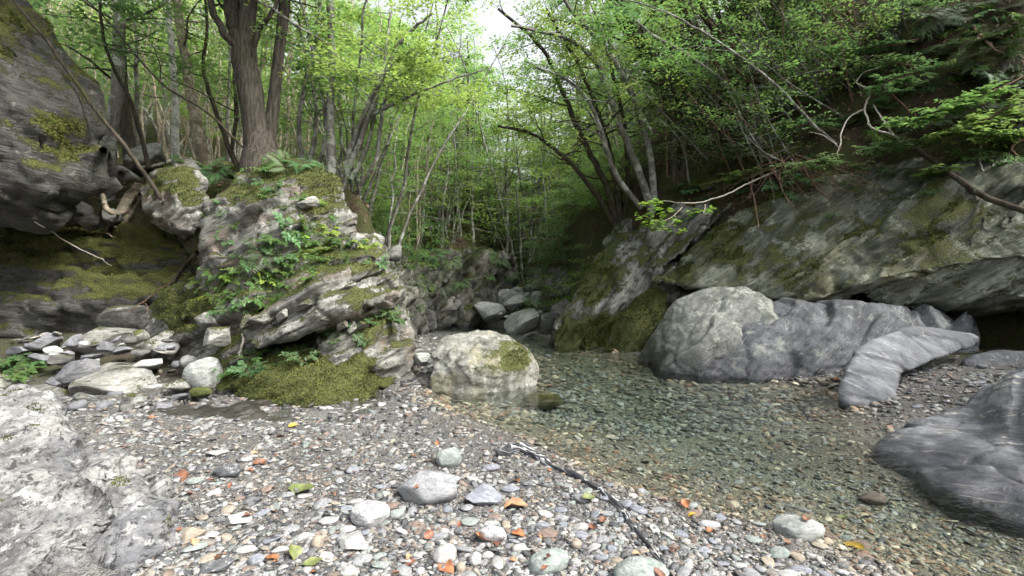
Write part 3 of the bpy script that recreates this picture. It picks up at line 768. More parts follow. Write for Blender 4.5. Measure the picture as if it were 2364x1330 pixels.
rock("bank_rock", [
    chunk([(920, 640, 9.0), (950, 600, 9.5), (1000, 640, 12.5), (1012, 765, 12.6), (960, 770, 10.5), (925, 760, 9.2)], back=1.5, base=-0.3),
    chunk([(860, 545, 7.8), (900, 560, 8.4), (960, 610, 9.8), (940, 700, 9.3), (880, 640, 8.0)], back=1.5, base=-0.3)],
    0.05, M_bank, "dark jagged rock face just behind the layered outcrop", "rock", smooth=2, lump=0.14, strata=0.35, bedn=(-0.8, 0.1, 0.6), period=0.28, seed=105, blocks=[((1.3, 0.9, 0.4), 0.25, 0.35, 0.06), ((0.45, 0.4, 0.14), 0.10, 0.14, 0.03)])
rock("bank_rock", [chunk([(985, 605, 14), (1100, 575, 15.5), (1195, 598, 17), (1206, 655, 17), (1170, 672, 16), (1085, 695, 15), (1012, 745, 13.8), (985, 700, 13.4)], back=1.8, base=-0.3)],
    0.06, M_bank, "jagged dark rock bank beyond the still pool", "rock", smooth=2, lump=0.2, strata=0.45, bedn=(-0.82, 0.1, 0.55), period=0.34, seed=107, blocks=[((1.3, 0.9, 0.4), 0.25, 0.35, 0.06), ((0.45, 0.4, 0.14), 0.10, 0.14, 0.03)])

# rocks of the dark slope above the cliff
for i, (x0, y0, x1, y1, lb) in enumerate([(2190, 120, 2364, 210, "dark mossy overhang high on the slope"), (2290, 230, 2420, 330, "dark mossy rock behind the broad-leaved boughs"), (2040, 20, 2200, 110, "dark rock sticking out near the top of the slope"), (1840, 170, 1960, 230, "low mossy rock on the slope beside the slanting stems"), (1760, 330, 1880, 380, "mossy rock under the feathery bough"), (1600, 400, 1700, 450, "mossy rock at the slope's crest above the crevice"), (2200, 340, 2364, 430, "dark rock under the fallen trunk")]):
    g = P((x0 + x1) / 2, (y0 + y1) / 2, 8.0)
    # slide along the line of sight until the slope is met
    for d in np.arange(6.0, 16, 0.1):
        g = P((x0 + x1) / 2, (y0 + y1) / 2, d)
        if ground_z(g[0], g[1]) > g[2]: break
    rr_ = np.random.default_rng(i)
    pts = [(x0 + (x1 - x0) * a, y0 + (y1 - y0) * b, d - 0.1 + 0.35 * rr_.random()) for a, b in ((0, .5), (.15, .15), (.5, 0), (.85, .1), (1, .5), (.85, .9), (.5, 1), (.15, .85))] + [((x0 + x1) / 2, (y0 + y1) / 2, d - 0.35)]
    rock("slope_rock", [chunk(pts, back=1.0)], 0.045, M_dark, lb, "rock", smooth=2, lump=0.1, strata=0.06, bedn=BEDN_R, period=0.2, fine=0.012, seed=120 + i, blocks=[((0.9, 0.7, 0.35), 0.16, 0.25, 0.04), ((0.3, 0.3, 0.12), 0.05, 0.08, 0.015)], moss=lambda W: 0.6 + 0 * W[:, 0])
# ------------------------------------------------------------------ loose stones
_ico = {}
def ico(sub):
    if sub not in _ico:   # sub 1 = 20 faces, 2 = 80 faces, 3 = 320 ...
        bm = bmesh.new()
        bmesh.ops.create_icosphere(bm, subdivisions=sub, radius=1.0)
        bm.verts.index_update()
        V = np.array([v.co[:] for v in bm.verts]); Fc = np.array([[v.index for v in f.verts] for f in bm.faces])
        bm.free()
        _ico[sub] = (V, Fc)
    return _ico[sub]

def stone_shape(seed, sub=3, angular=0.5, planes=9, lump=0.10):
    """unit stone: a ball worn flat on random sides"""
    r = np.random.default_rng(seed)
    V, Fc = ico(sub)
    V = V.copy()
    V = V * (1 + lump * fbm(V * 1.2 + seed * 3.1, 2, seed))[:, None]
    for _ in range(planes):
        n = r.normal(size=3); n /= np.linalg.norm(n)
        h = r.uniform(0.95 - 0.42 * angular, 0.95 - 0.1 * angular) if angular < 0.7 else r.uniform(0.42, 0.78)
        e = np.maximum(0, V @ n - h)
        V = V - n[None, :] * (e * (0.75 + 0.25 * angular))[:, None]
    if sub >= 3:
        V = V * (1 + 0.018 * fbm(V * 6, 3, seed + 4))[:, None]
    return V / np.abs(V).max(0)

STONE_LOOK = {
    "pale": dict(a=(0.29, 0.288, 0.28), b=(0.41, 0.405, 0.39), dark=(0.22, 0.22, 0.22), vein=0.3),
    "grey": dict(a=(0.19, 0.195, 0.205), b=(0.28, 0.285, 0.295), dark=(0.13, 0.135, 0.145), vein=0.25),
    "blue": dict(a=(0.16, 0.172, 0.20), b=(0.24, 0.253, 0.285), dark=(0.12, 0.13, 0.16), vein=0.35),
    "green": dict(a=(0.20, 0.232, 0.218), b=(0.28, 0.31, 0.293), dark=(0.11, 0.137, 0.13), vein=0.45),
    "tan": dict(a=(0.25, 0.22, 0.175), b=(0.34, 0.305, 0.25), dark=(0.19, 0.15, 0.11), vein=0.1),
    "brown": dict(a=(0.17, 0.13, 0.11), b=(0.24, 0.18, 0.155), dark=(0.10, 0.07, 0.055), vein=0.1),
    "dark": dict(a=(0.075, 0.08, 0.09), b=(0.12, 0.125, 0.135), dark=(0.035, 0.037, 0.042), vein=0.5),
    "striped": dict(a=(0.42, 0.42, 0.43), b=(0.55, 0.55, 0.55), dark=(0.045, 0.047, 0.055), vein=0.3, stretch=4.0, streak=1.0, swirl=1.0),
}
STONE_MAT = {}
for k, kw in STONE_LOOK.items():
    kw = dict(kw)
    STONE_MAT[k] = rock_mat("stone_" + k, kw.pop("a"), kw.pop("b"), kw.pop("dark"), moss=-3.0, moss_n=0.0, coord='object', bed=(0.4, 0.5, 0.2),
                            stretch=kw.pop("stretch", 3.0), bump=0.6, rough=0.72, **kw)
STONE_MAT["mossy"] = rock_mat("stone_mossy", (0.20, 0.20, 0.18), (0.31, 0.305, 0.28), (0.09, 0.09, 0.08), lichen=(0.45, 0.44, 0.41), lich=0.4, moss=0.3, moss_n=0.55, coord='world', bump=1.0)
STONE_MAT["damp"] = rock_mat("stone_damp_moss", (0.085, 0.085, 0.08), (0.15, 0.15, 0.14), (0.04, 0.04, 0.037), lichen=(0.28, 0.28, 0.25), lich=0.3, moss=0.2, moss_n=0.6, coord='world', bump=1.0)
STONE_MAT["speckled"] = rock_mat("stone_speckled", (0.24, 0.255, 0.24), (0.35, 0.365, 0.345), (0.10, 0.11, 0.105), lichen=(0.48, 0.49, 0.46), lich=0.5, moss=-1, coord='world', bump=0.8, scale=2.5)
STONE_MAT["slate"] = rock_mat("stone_slate", (0.12, 0.123, 0.133), (0.20, 0.204, 0.215), (0.065, 0.066, 0.072), moss=-0.5, coord='world', bump=0.8, scale=1.6, bed=(0.3, 0.6, 0))
STONE_MAT["weed"] = rock_mat("stone_weed", (0.06, 0.055, 0.03), (0.10, 0.09, 0.05), (0.03, 0.03, 0.015), moss=0.5, coord='world', bump=1.0, rough=0.4, moss_a=(0.03, 0.033, 0.008), moss_b=(0.07, 0.075, 0.015))
STONE_MAT["ledge"] = M_pale
STONE_MAT["cushion"] = rock_mat("stone_moss_cushion", (0.2, 0.2, 0.18), (0.3, 0.3, 0.28), (0.1, 0.1, 0.1), moss=1.6, coord='world', bump=1.0)

ADJ = {"pale": "pale whitish", "grey": "plain grey", "blue": "blue grey", "green": "pale green", "tan": "tan", "brown": "reddish brown", "dark": "nearly black", "striped": "black and white streaked"}

_stone_cache = {}
def stone_mesh(shape, sub, angular, look):
    key = (shape, sub, angular, look)
    if key not in _stone_cache:
        V = stone_shape(shape, sub, angular, planes=9 if angular < 0.7 else 13)
        me = mesh_from("stone", V, ico(sub)[1])
        me.materials.append(STONE_MAT[look])
        _stone_cache[key] = me
    return _stone_cache[key]

def place_stone(px, py, w, h, look, label, name="stone", cat="stone", group=None, d=None, rot=0.0, tilt=0.0, shape=None, angular=0.5, sub=3, thick=None, z0=None, sink=0.25, deep=0.9):
    """a stone whose picture is about w x h photograph pixels round (px, py); on the ground unless a depth is given"""
    if d is None:
        zg = 0.12
        for _ in range(3):
            g = G(px, py + h * 0.35, zg)
            zg = ground_z(g[0], g[1])
        g = G(px, py + h * 0.3, zg)
        d = g[1]
    W = w / F * d
    hv = h / F * d
    c = P(px, py, d)
    sn = min(0.6, H / math.hypot(d, H)); cs = math.sqrt(1 - sn * sn)
    D = deep * W if z0 is None else deep * W
    D = min(D, hv / sn * 0.85)
    T = thick * W if thick is not None else min(max((hv - D * sn * 0.8) / cs, (0.5 if w > 58 else 0.3) * W), 0.9 * W)
    o = bpy.data.objects.new(name, stone_mesh(shape if shape is not None else rng.integers(0, 14), sub, angular, look))
    COL.objects.link(o)
    o.scale = (W / 2, D / 2, T / 2)
    o.rotation_euler = (R(-6), R(-tilt), R(rot))
    if z0 is None:
        g = P(px, py, d)
        zg = ground_z(g[0], d)
        z = zg + T * (0.5 - sink)
    else:
        z = c[2]
    o.location = (c[0], d, z)
    tag(o, label, cat, group, "thing")
    return o

HERO = [
    (993, 1111, 150, 106, "grey", "largest flat-faced grey stone on the gravel, leaning on a green one", 0, 0.35),
    (1034, 1052, 64, 66, "green", "green stone with a white quartz band behind the big grey stone", 20, 0.5),
    (1113, 1132, 96, 78, "blue", "blocky blue grey stone with white hairline veins beside the big grey stone", 30, 0.85),
    (1133, 1076, 44, 22, "blue", "thin curved blue grey stone behind the blocky one", 10, 0.4),
    (856, 1176, 96, 84, "striped", "black and white swirled stone on the gravel", -25, 0.45),
    (915, 1183, 38, 32, "green", "round pale green disc stone touching the swirled stone", 0, 0.1),
    (556, 1190, 62, 50, "pale", "white angular stone standing up from the pebbles", 25, 0.9),
    (584, 1150, 52, 32, "slate", "dark grey wedge stone behind the white angular stone", 0, 0.9),
    (506, 1041, 54, 28, "pale", "knobbly whitish stone near the wet dark rock sheet", 5, 0.8),
    (531, 1088, 66, 26, "dark", "flat brownish black stone half sunk in the gravel", 0, 0.6),
    (449, 1107, 37, 26, "green", "pale green flat disc near the lichened boulder", 10, 0.15),
    (440, 1226, 58, 54, "tan", "brown grey block tucked against the lichened boulder", 0, 0.8),
    (448, 1258, 54, 36, "green", "dark green wedge below the brown grey block", 20, 0.8),
    (566, 1264, 41, 26, "pale", "pale oval disc pebble below the white angular stone", 0, 0.15),
    (592, 1286, 34, 52, "blue", "upright oval blue grey pebble", 35, 0.3),
    (733, 1248, 36, 42, "tan", "rounded tan pebble leaning on a slab", 80, 0.3),
    (703, 1234, 48, 36, "pale", "thin tan white slab among pebbles", 10, 0.9),
    (823, 1248, 80, 52, "pale", "jagged whitish stone below the swirled stone", 15, 1.0),
    (802, 1217, 38, 25, "pale", "whitish smooth stone between the swirled and the jagged stone", 5, 0.5),
    (757, 1198, 42, 23, "pale", "smooth white oval pebble among grey gravel", 5, 0.2),
    (499, 1306, 70, 42, "dark", "dark slab lying beside the lichened boulder's foot", 10, 0.7),
    (1028, 1276, 60, 60, "pale", "large white oval cobble with fine black lines", 50, 0.15),
    (1063, 1302, 31, 58, "tan", "upright brown and grey striped oval cobble", 85, 0.2),
    (1098, 1284, 36, 50, "striped", "narrow streaked cobble beside the white oval cobble", 60, 0.3),
    (1125, 1280, 30, 28, "pale", "small white three-cornered pebble beside the streaked cobble", 0, 0.5),
    (1081, 1201, 48, 25, "green", "pale green flat pebble near the blocky blue grey stone", 5, 0.2),
    (1026, 1224, 23, 20, "pale", "small round white pebble", 0, 0.1),
    (1178, 1125, 46, 23, "blue", "flat grey blue pebble at the foot of the blocky stone", 5, 0.3),
    (1217, 1114, 33, 15, "dark", "small flat black oval pebble near the black rock edge", 5, 0.2),
    (1264, 1227, 53, 31, "brown", "purplish brown oval cobble among white pebbles", 10, 0.3),
    (1254, 1208, 31, 18, "blue", "flat blue grey pebble behind the purplish cobble", 0, 0.2),
    (1268, 1296, 104, 46, "green", "long smooth blue green stone like a bone", 28, 0.15),
    (1479, 1322, 130, 56, "green", "broad pale green stone beside the black rock edge", 5, 0.4),
    (1328, 1295, 25, 25, "pale", "white round pebble beside the long blue green stone", 0, 0.2),
    (1199, 1262, 40, 34, "pale", "grey white lump pebble near fallen orange leaves", 20, 0.4),
    (1331, 1254, 26, 28, "tan", "pinkish tan pebble among white ones", 0, 0.5),
    (1411, 1265, 26, 27, "blue", "squarish blue grey pebble by the black rock edge", 0, 0.5),
    (1426, 1291, 31, 21, "tan", "peach coloured flat pebble by the broad green stone", 5, 0.5),
    (1485, 1269, 28, 21, "tan", "yellowish tan pebble touching the black rock edge", 5, 0.5),
    (1133, 1232, 78, 34, "striped", "long dark layered stone end poking from the gravel", -20, 0.6),
    (1638, 1209, 52, 20, "striped", "small black and white long pebble at the water's edge", -5, 0.2),
    (1535, 1201, 23, 28, "pale", "white teardrop pebble beyond the black rock edge", 70, 0.2),
    (1843, 1213, 112, 54, "speckled", "flat pale grey green rock lying at the water's edge", 5, 0.5),
    (1739, 1241, 40, 23, "green", "dark green oval pebble near the flat rock at the water's edge", 0, 0.2),
    (1893, 1256, 35, 20, "tan", "tan oval pebble below the flat rock at the water's edge", -15, 0.2),
    (1956, 1236, 32, 17, "green", "bluish green pebble in the shallow water", 0, 0.2),
    (2016, 1156, 60, 19, "brown", "red brown slab under the shallow water", 0, 0.5),
    (1995, 1296, 28, 20, "dark", "black pebble at the stream edge beside a yellow leaf", 0, 0.3),
    (1943, 1304, 28, 20, "dark", "round black pebble at the stream edge", 0, 0.3),
    (1822, 1322, 56, 24, "pale", "white stone with black flecks at the stream edge", 0, 0.6),
    (1849, 1311, 48, 22, "blue", "blue grey stone with a white line at the stream edge", -5, 0.6),
    (1756, 1310, 30, 21, "grey", "grey pebble beside the white flecked stone", 0, 0.3),
]
for i, (px, py, w, h, look, label, rot, ang) in enumerate(HERO):
    place_stone(px, py, w, h, look, label, rot=rot, angular=ang, shape=100 + i, sub=4 if w > 45 else 3, deep=0.75 if abs(rot) > 30 else 0.9)

# stones lying on each other below the outcrop, under the leaning boulder and on the outcrop's shoulder (each at its own depth)
RUBBLE = [
    (296, 886, 218, 122, 5.35, "mossy", "large tilted mossy boulder with a pale lichen patch", -14, 0.95),
    (470, 864, 86, 84, 5.15, "speckled", "smooth speckled grey boulder beside the moss foot", 25, 0.45),
    (180, 857, 84, 52, 5.25, "slate", "tilted dark slate slab", 38, 0.9),
    (98, 788, 72, 46, 6.0, "slate", "dark grey block in front of the mossy wall", 10, 0.9),
    (93, 826, 44, 24, 5.7, "slate", "small flat grey slab in the rubble", 0, 0.8),
    (150, 829, 54, 34, 5.6, "damp", "brownish mossy stone in the rubble", 15, 0.8),
    (122, 880, 40, 30, 5.1, "slate", "small slate block below the tilted slate slab", 0, 0.9),
    (98, 908, 124, 48, 5.0, "damp", "wide dark stone with mossy top beside the fern clump", 0, 0.7),
    (246, 788, 160, 78, 6.0, "mossy", "broad moss-covered rock behind the tilted mossy boulder", 8, 0.8),
    (366, 796, 116, 72, 5.75, "mossy", "grey cracked rock with moss between the wall and the outcrop", -8, 0.9),
    (282, 740, 118, 64, 6.35, "damp", "dark layered rock at the corner of the mossy wall", 20, 0.9),
    (340, 845, 90, 30, 5.5, "pale", "pale flat slab resting on the tilted boulder", 10, 0.9),
    (415, 890, 68, 38, 5.05, "mossy", "low pale stone with mossy underside by the speckled boulder", 0, 0.7),
    (436, 834, 34, 30, 5.5, "pale", "small whitish stone behind the speckled boulder", 0, 0.6),
    (408, 842, 24, 20, 5.5, "slate", "small dark blue stone behind the speckled boulder", 0, 0.3),
    (319, 931, 48, 34, 4.75, "speckled", "grey stone wedged under the tilted mossy boulder's corner", 20, 0.7),
    (288, 952, 32, 26, 4.65, "slate", "small pointed slate at the edge of the wet rock sheet", 40, 0.9),
    (221, 932, 70, 38, 4.95, "damp", "dark stone under the tilted mossy boulder", 0, 0.7),
    (172, 941, 66, 30, 4.85, "damp", "flat dark stone beside the lichened boulder's crest", 0, 0.7),
    (350, 926, 26, 30, 4.85, "slate", "thin upright slate chip under the tilted boulder", 60, 0.9),
    (415, 918, 50, 26, 4.85, "slate", "flat grey slate beside the moss cushion", 12, 0.8),
    (463, 905, 50, 26, 4.85, "cushion", "small round moss cushion at the edge of the wet rock sheet", 0, 0.2),
    (10, 888, 66, 44, 5.2, "mossy", "pale mossy stone behind the lichened boulder's crest", 0, 0.5),
    (48, 812, 60, 26, 5.9, "slate", "low grey slab at the foot of the mossy wall", 5, 0.8),
    (205, 826, 60, 20, 5.6, "slate", "long thin slate across the rubble", 15, 0.9),
    (270, 812, 60, 24, 5.7, "slate", "flat slate between two mossy rocks", 5, 0.9),
    (975, 830, 40, 34, 5.9, "speckled", "white stone beside the boulder at the pool's edge", 10, 0.85),
    (210, 420, 56, 100, 7.4, "damp", "tall dark block in the gap behind the leaning boulder", 5, 0.8),
    (250, 432, 60, 44, 7.3, "damp", "grey stone above the hollow behind the leaning boulder", 35, 0.8),
    (160, 486, 90, 60, 7.0, "damp", "dark round stone in the hollow under the leaning boulder", 0, 0.6),
    (205, 512, 80, 40, 6.8, "damp", "flat dark stone on the wall's top under the leaning boulder", 0, 0.8),
    (250, 498, 50, 40, 6.9, "damp", "small block beside the broken log", 0, 0.8),
    (345, 362, 96, 62, 8.6, "mossy", "pale mossy boulder at the forest edge by the white birch", 15, 0.7),
    (285, 400, 70, 44, 8.0, "mossy", "grey stone behind the broken log", 0, 0.8),
    (440, 395, 80, 50, 7.6, "mossy", "moss-covered stone below the flaky-barked tree", 0, 0.6),
    (520, 392, 60, 40, 7.4, "cushion", "rounded moss hump under the big tree", 0, 0.4),
    (330, 330 + 60, 80, 36, 8.8, "damp", "flat grey stone at the forest edge", 5, 0.8),
    (860, 560, 60, 60, 7.2, "mossy", "pale block on the outcrop's stream-side shoulder", 20, 0.9),
    (905, 585, 50, 44, 7.4, "damp", "dark block behind the outcrop's shoulder", 10, 0.9),
    (720, 470, 60, 36, 5.95, "mossy", "broken pale block set in the outcrop's face", 15, 0.9),
    (500, 780, 70, 60, 5.25, "mossy", "jointed pale block at the outcrop's corner above the speckled boulder", 20, 0.95),
    (480, 740, 60, 50, 5.45, "mossy", "pale block sticking out of the outcrop's mossy side", 10, 0.95),
]
for i, (px, py, w, h, d, look, label, tilt, ang) in enumerate(RUBBLE):
    place_stone(px, py, w, h, look, label, name="boulder" if w > 75 else "stone", cat="boulder" if w > 75 else "stone", d=d, z0=1, tilt=tilt, angular=ang, shape=200 + i, sub=4, thick=min(1.4, h / w * 0.98), deep=0.85, rot=rng.uniform(-12, 12))
# smaller broken stones filling the rubble between the wall and the gravel
r2 = np.random.default_rng(404)
k2 = 0
for _ in range(160):
    if k2 >= 85: break
    px, py = r2.uniform(15, 520), r2.uniform(765, 945)
    if py < 700 + 0.22 * px or (px < 160 and py > 930) or (px > 440 and py < 830): continue
    zg = 0.3
    for _i in range(4):
        g = G(px, py, zg); zg = ground_z(g[0], min(g[1], 7.2))
    d = min(g[1], 6.9)
    w = r2.uniform(16, 58)
    look = ["slate", "damp", "damp", "mossy", "slate", "speckled"][r2.integers(0, 6)]
    word = {"slate": "dark slate chip", "damp": "dark damp stone", "mossy": "pale mossy stone", "speckled": "pale speckled stone"}[look]
    place_stone(px, py, w, w * r2.uniform(0.4, 0.75), look, f"small {word} in the rubble below the mossy wall", d=d, z0=1, tilt=r2.uniform(-30, 35), angular=1.0, shape=600 + int(r2.integers(0, 9)), sub=3, thick=r2.uniform(0.3, 0.7), deep=0.9, rot=r2.uniform(-60, 60), group=f"small {word}s in the rubble")
    k2 += 1
place_stone(1255, 924, 100, 30, "weed", "small weed-covered rock just breaking the surface of the pool", d=5.12, z0=1, angular=0.6, shape=78, sub=4, thick=0.36, deep=0.95)
# slabs of the pale beds on the outcrop's ledge, each a broken block
SLABS = [(905, 640, 60, 22), (870, 655, 70, 26), (890, 672, 74, 30), (845, 678, 46, 20), (830, 700, 60, 26), (885, 702, 52, 24), (790, 712, 56, 22), (815, 728, 50, 24), (770, 728, 40, 18), (850, 722, 42, 22), (905, 690, 36, 26),
         (780, 752, 34, 18), (760, 740, 26, 16), (805, 760, 44, 22), (835, 752, 36, 22), (750, 690, 60, 22), (790, 672, 60, 20), (700, 706, 50, 20), (830, 640, 60, 20), (860, 628, 50, 18), (640, 730, 40, 20), (600, 742, 40, 22), (560, 745, 36, 26),]
for i, (px, py, w, h) in enumerate(SLABS):
    d = 5.12 + 0.35 * max(0, (px - 760)) / 150 - (0.1 if py > 700 else 0) - (0.05 if py > 770 else 0)
    o = bpy.data.objects.new("slab", stone_mesh(300 + i % 9, 4, 1.0, "ledge"))
    COL.objects.link(o)
    c = P(px, py, d)
    wq = w / F * d; hq = h / F * d
    o.scale = (wq * 0.56, 0.17, hq * 0.62)
    o.rotation_euler = (R(rng.uniform(-12, 12)), R(-rng.uniform(20, 36)), R(rng.uniform(-20, 20)))
    o.parent = outcrop
    o.location = Vector(c) + Vector((0, 0.08, 0)) - outcrop.location

# far boulders beyond the pool
FARST = [(1035, 712, 62, 56, 14.3, "mossy", "mossy pale boulder at the far pool's edge"), (1122, 718, 92, 44, 14.6, "far", "long pale boulder closing the far pool"), (1190, 700, 60, 34, 15.4, "far", "rounded grey boulder in the far cascade"),
         (1212, 738, 104, 62, 12.6, "far", "streaked blue grey rock between the far pool and the channel"), (1168, 682, 66, 40, 16.0, "far", "white grey boulder above the far pool"), (1218, 663, 22, 20, 16.2, "slate", "small round blue stone on top of the far boulders"),
         (1238, 688, 32, 48, 15.6, "far", "upright pale boulder in the far cascade"), (1162, 662, 34, 12, 17.0, "far", "flat pale stone above the far boulders"), (1078, 706, 34, 40, 15.0, "damp", "dark grey boulder by the far bank"),
         (1060, 722, 36, 36, 14.6, "far", "small grey boulder by the far bank"), (1192, 672, 36, 26, 16.4, "far", "angular pale stone in the far cascade"), (1205, 685, 40, 28, 16.0, "far", "tilted pale stone in the far cascade"),
         (1265, 745, 70, 46, 11.5, "damp", "dark mossy rock beside the channel mouth"), (1300, 720, 60, 60, 11.0, "damp", "dark rock at the foot of the leaning slab"), (1225, 772, 40, 10, 11.0, "damp", "wet black stone in the riffle"), (1160, 668, 24, 18, 16.6, "slate", "dark small stone in the far cascade"), (990, 735, 40, 56, 11.0, "damp", "dark stone at the foot of the near bank rock")]
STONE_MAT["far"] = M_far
for i, (px, py, w, h, d, look, label) in enumerate(FARST):
    place_stone(px, py, w, h, look, label, name="boulder", cat="boulder", d=d, z0=1, shape=400 + i, sub=4, angular=0.75, thick=h / w, deep=0.8, tilt=rng.uniform(0, 25))

for i in range(34):
    px, py = rng.uniform(1075, 1262), rng.uniform(662, 742)
    d = 18.3 - (py - 655) / 90 * 5.2
    w = rng.uniform(14, 40)
    look = "far" if i % 5 else "slate"
    place_stone(px, py, w, w * rng.uniform(0.5, 0.85), look, ("pale" if i % 5 else "dark blue") + " stone in the pile of the far cascade", name="stone", d=d, z0=1, shape=420 + i % 12, sub=3, angular=0.9, thick=rng.uniform(0.5, 0.8), deep=0.9, tilt=rng.uniform(-25, 30), group=("pale" if i % 5 else "dark blue") + " stones of the far cascade")
# ------------------------------------------------------------------ pebbles: the largest ones singly, the rest as gravel
def in_gravel(x, y):
    return y > 1.2 and not (x < -1.0 and y < 2.3 and x < -0.62 * y) and terrain(np.array([x]), np.array([y]), False)[0] < 0.3
PEB = ["pale", "grey", "grey", "grey", "blue", "blue", "green", "tan", "dark", "pale", "grey", "striped", "brown", "blue"]
hero_xy = [np.array([o.location.x, o.location.y, max(o.scale[0], o.scale[1])]) for o in bpy.data.objects if o.name.startswith("stone") and o.location.y < 4]
n = 0; tries = 0
placed = list(hero_xy)
while n < 235 and tries < 9000:
    tries += 1
    px = rng.uniform(330, 2250); py = 1330 - 260 * rng.random() ** 1.25
    if rng.random() < 0.12:
        px = rng.uniform(2085, 2320); py = rng.uniform(865, 985)
    g = G(px, py, 0.1)
    x, y = g[0], g[1]
    zg = ground_z(x, y)
    if zg > 0.4: continue
    if py > 1000 and px < 440 + (py - 1150) * 0.1: continue
    if py > 1000 and px > 2010 - max(0, 0): continue
    size = rng.uniform(0.022, 0.046) * (1.0 if rng.random() < 0.85 else 1.35)
    if any((x - q[0]) ** 2 + (y - q[1]) ** 2 < (size * 0.75 + q[2] * 0.95) ** 2 for q in placed): continue
    look = PEB[rng.integers(0, len(PEB))]
    under = zg < -0.01
    if under and look in ("pale", "blue"): look = ["tan", "brown", "grey"][rng.integers(0, 3)]
    ang = (0.2, 0.5, 0.9, 0.9, 0.9)[rng.integers(0, 5)]
    o = bpy.data.objects.new("pebble", stone_mesh(int(rng.integers(0, 8)), 2, ang, look))
    COL.objects.link(o)
    k = rng.uniform(0.6, 0.95)
    o.scale = (size, size * k, size * rng.uniform(0.2, 0.42))
    o.rotation_euler = (R(rng.normal(0, 9)), R(rng.normal(0, 9)), rng.uniform(0, 6.28))
    o.location = (x, y, zg + o.scale[2] * 0.45)
    where = "under the shallow water" if under else ("in the gravel pocket by the curved rock" if px > 2050 and py < 990 else "on the gravel bank")
    tag(o, f"{ADJ[look]} {'rounded' if ang < 0.4 else 'flattish' if ang < 0.7 else 'angular'} pebble {where}", "pebble", f"{ADJ[look]} {'rounded' if ang < 0.4 else 'flattish' if ang < 0.7 else 'angular'} pebbles {where}", "thing")
    placed.append(np.array([x, y, size]))
    n += 1

PAL = np.array([(0.33, 0.328, 0.32), (0.28, 0.28, 0.282), (0.22, 0.225, 0.235), (0.16, 0.165, 0.175), (0.23, 0.255, 0.245), (0.29, 0.26, 0.22), (0.20, 0.155, 0.13), (0.075, 0.078, 0.085), (0.41, 0.403, 0.39), (0.12, 0.118, 0.115), (0.26, 0.235, 0.205), (0.36, 0.36, 0.36), (0.10, 0.10, 0.105)])
PALW = np.array([(0.30, 0.25, 0.18), (0.22, 0.19, 0.14), (0.16, 0.145, 0.11), (0.26, 0.24, 0.19), (0.12, 0.115, 0.095), (0.22, 0.16, 0.11), (0.19, 0.12, 0.085), (0.07, 0.068, 0.062), (0.40, 0.36, 0.28), (0.2, 0.21, 0.17)])
def gravel(name, N, sub, smin, smax, label, region, seed, maxd=9, flat=False):
    r = np.random.default_rng(seed)
    M = int(N * 4)
    # candidates fall evenly over the picture's lower part, so that nearer ground gets its share
    px = r.uniform(region[0], region[2], M); py = region[1] + (region[3] - region[1]) * r.random(M) ** 0.9
    d = (H - 0.08) * F / (py - CY)
    x = (px - CX) / F * d; y = d + r.normal(0, 0.03, M)
    z = terrain(x, y)
    ok = (z < 0.55) & (y < maxd) & ~((x < -1.32) & (y < 1.9)) & ~((x > 2.75) & (y < 3.5))
    x, y, z = x[ok][:N], y[ok][:N], z[ok][:N]
    n = len(x)
    wet = inside(WATER, x, y)
    sz = smin * (smax / smin) ** (r.random(n) ** 1.6)
    sz = sz * np.clip(y / 2.4, 1.0, 2.6)
    # sand-fine along the shore beyond the swirl, coarse bed on the far side
    V0, F0 = ico(sub)
    shapes = np.array([stone_shape(900 + k, sub, 1.0, 12, 0.3) for k in range(10)])
    S = shapes[r.integers(0, 10, n)]
    S = S * np.stack([sz, sz * r.uniform(0.55, 0.95, n), sz * r.uniform(0.16, 0.42, n)], 1)[:, None, :]
    # a little tilt then spin
    tx, ty, a = r.normal(0, 0.22, n), r.normal(0, 0.22, n), r.uniform(0, 6.283, n)
    X, Y, Z = S[..., 0], S[..., 1], S[..., 2]
    Z = Z + X * tx[:, None] + Y * ty[:, None]
    ca, sa = np.cos(a)[:, None], np.sin(a)[:, None]
    X, Y = X * ca - Y * sa, X * sa + Y * ca
    V = np.stack([X + x[:, None], Y + y[:, None], Z + (z + sz * 0.12)[:, None]], -1).reshape(-1, 3)
    Fc = (F0[None] + (np.arange(n) * len(V0))[:, None, None]).reshape(-1, 3)
    me = mesh_from(name, V, Fc, smooth=not flat)
    deepw = wet & (seg_dist(WATER + WATER[:1], x, y)[0] > 0.8 + 0.35 * r.normal(0, 1, n))
    c = np.where((wet & ~deepw)[:, None], PALW[r.integers(0, len(PALW), n)], PAL[r.integers(0, len(PAL), n)])
    tanb = sstep(0.35, 0.0, seg_dist(WATER + WATER[:1], x, y)[0])[:, None] * (~wet)[:, None]
    c = c * np.where(deepw, 0.95, np.where(wet, 1.3, 0.78))[:, None] * (1 - tanb * np.array([0.10, 0.16, 0.24])) * r.uniform(0.75, 1.2, n)[:, None]
    set_attr(me, "Col", np.repeat(c, len(V0), 0), 'FLOAT_COLOR')
    return link(name, me, M_gravel, kind="stuff", label=label, cat="gravel")
t = NT("gravel_stones")
geo = t.node("ShaderNodeNewGeometry")
pos = geo.outputs["Position"]
nd = t.attr("Col", 0)
n1 = t.noise(t.mapping(pos, rot=(0.3, 0.4, 0.5), scale=(1, 1, 4)), 60, 4, 0.65, 0.5)
c = t.mix(t.math('MULTIPLY', t.ramp(n1, 0.4, 0.7), 0.5), nd, t.mix(0.6, nd, (0.02, 0.02, 0.02)))
c = t.mix(t.math('MULTIPLY', t.ramp(t.noise(pos, 150, 2), 0.6, 0.72), 0.4), c, (0.55, 0.54, 0.5))
t.put(t.bsdf.inputs["Base Color"], c)
t.bsdf.inputs["Roughness"].default_value = 0.75
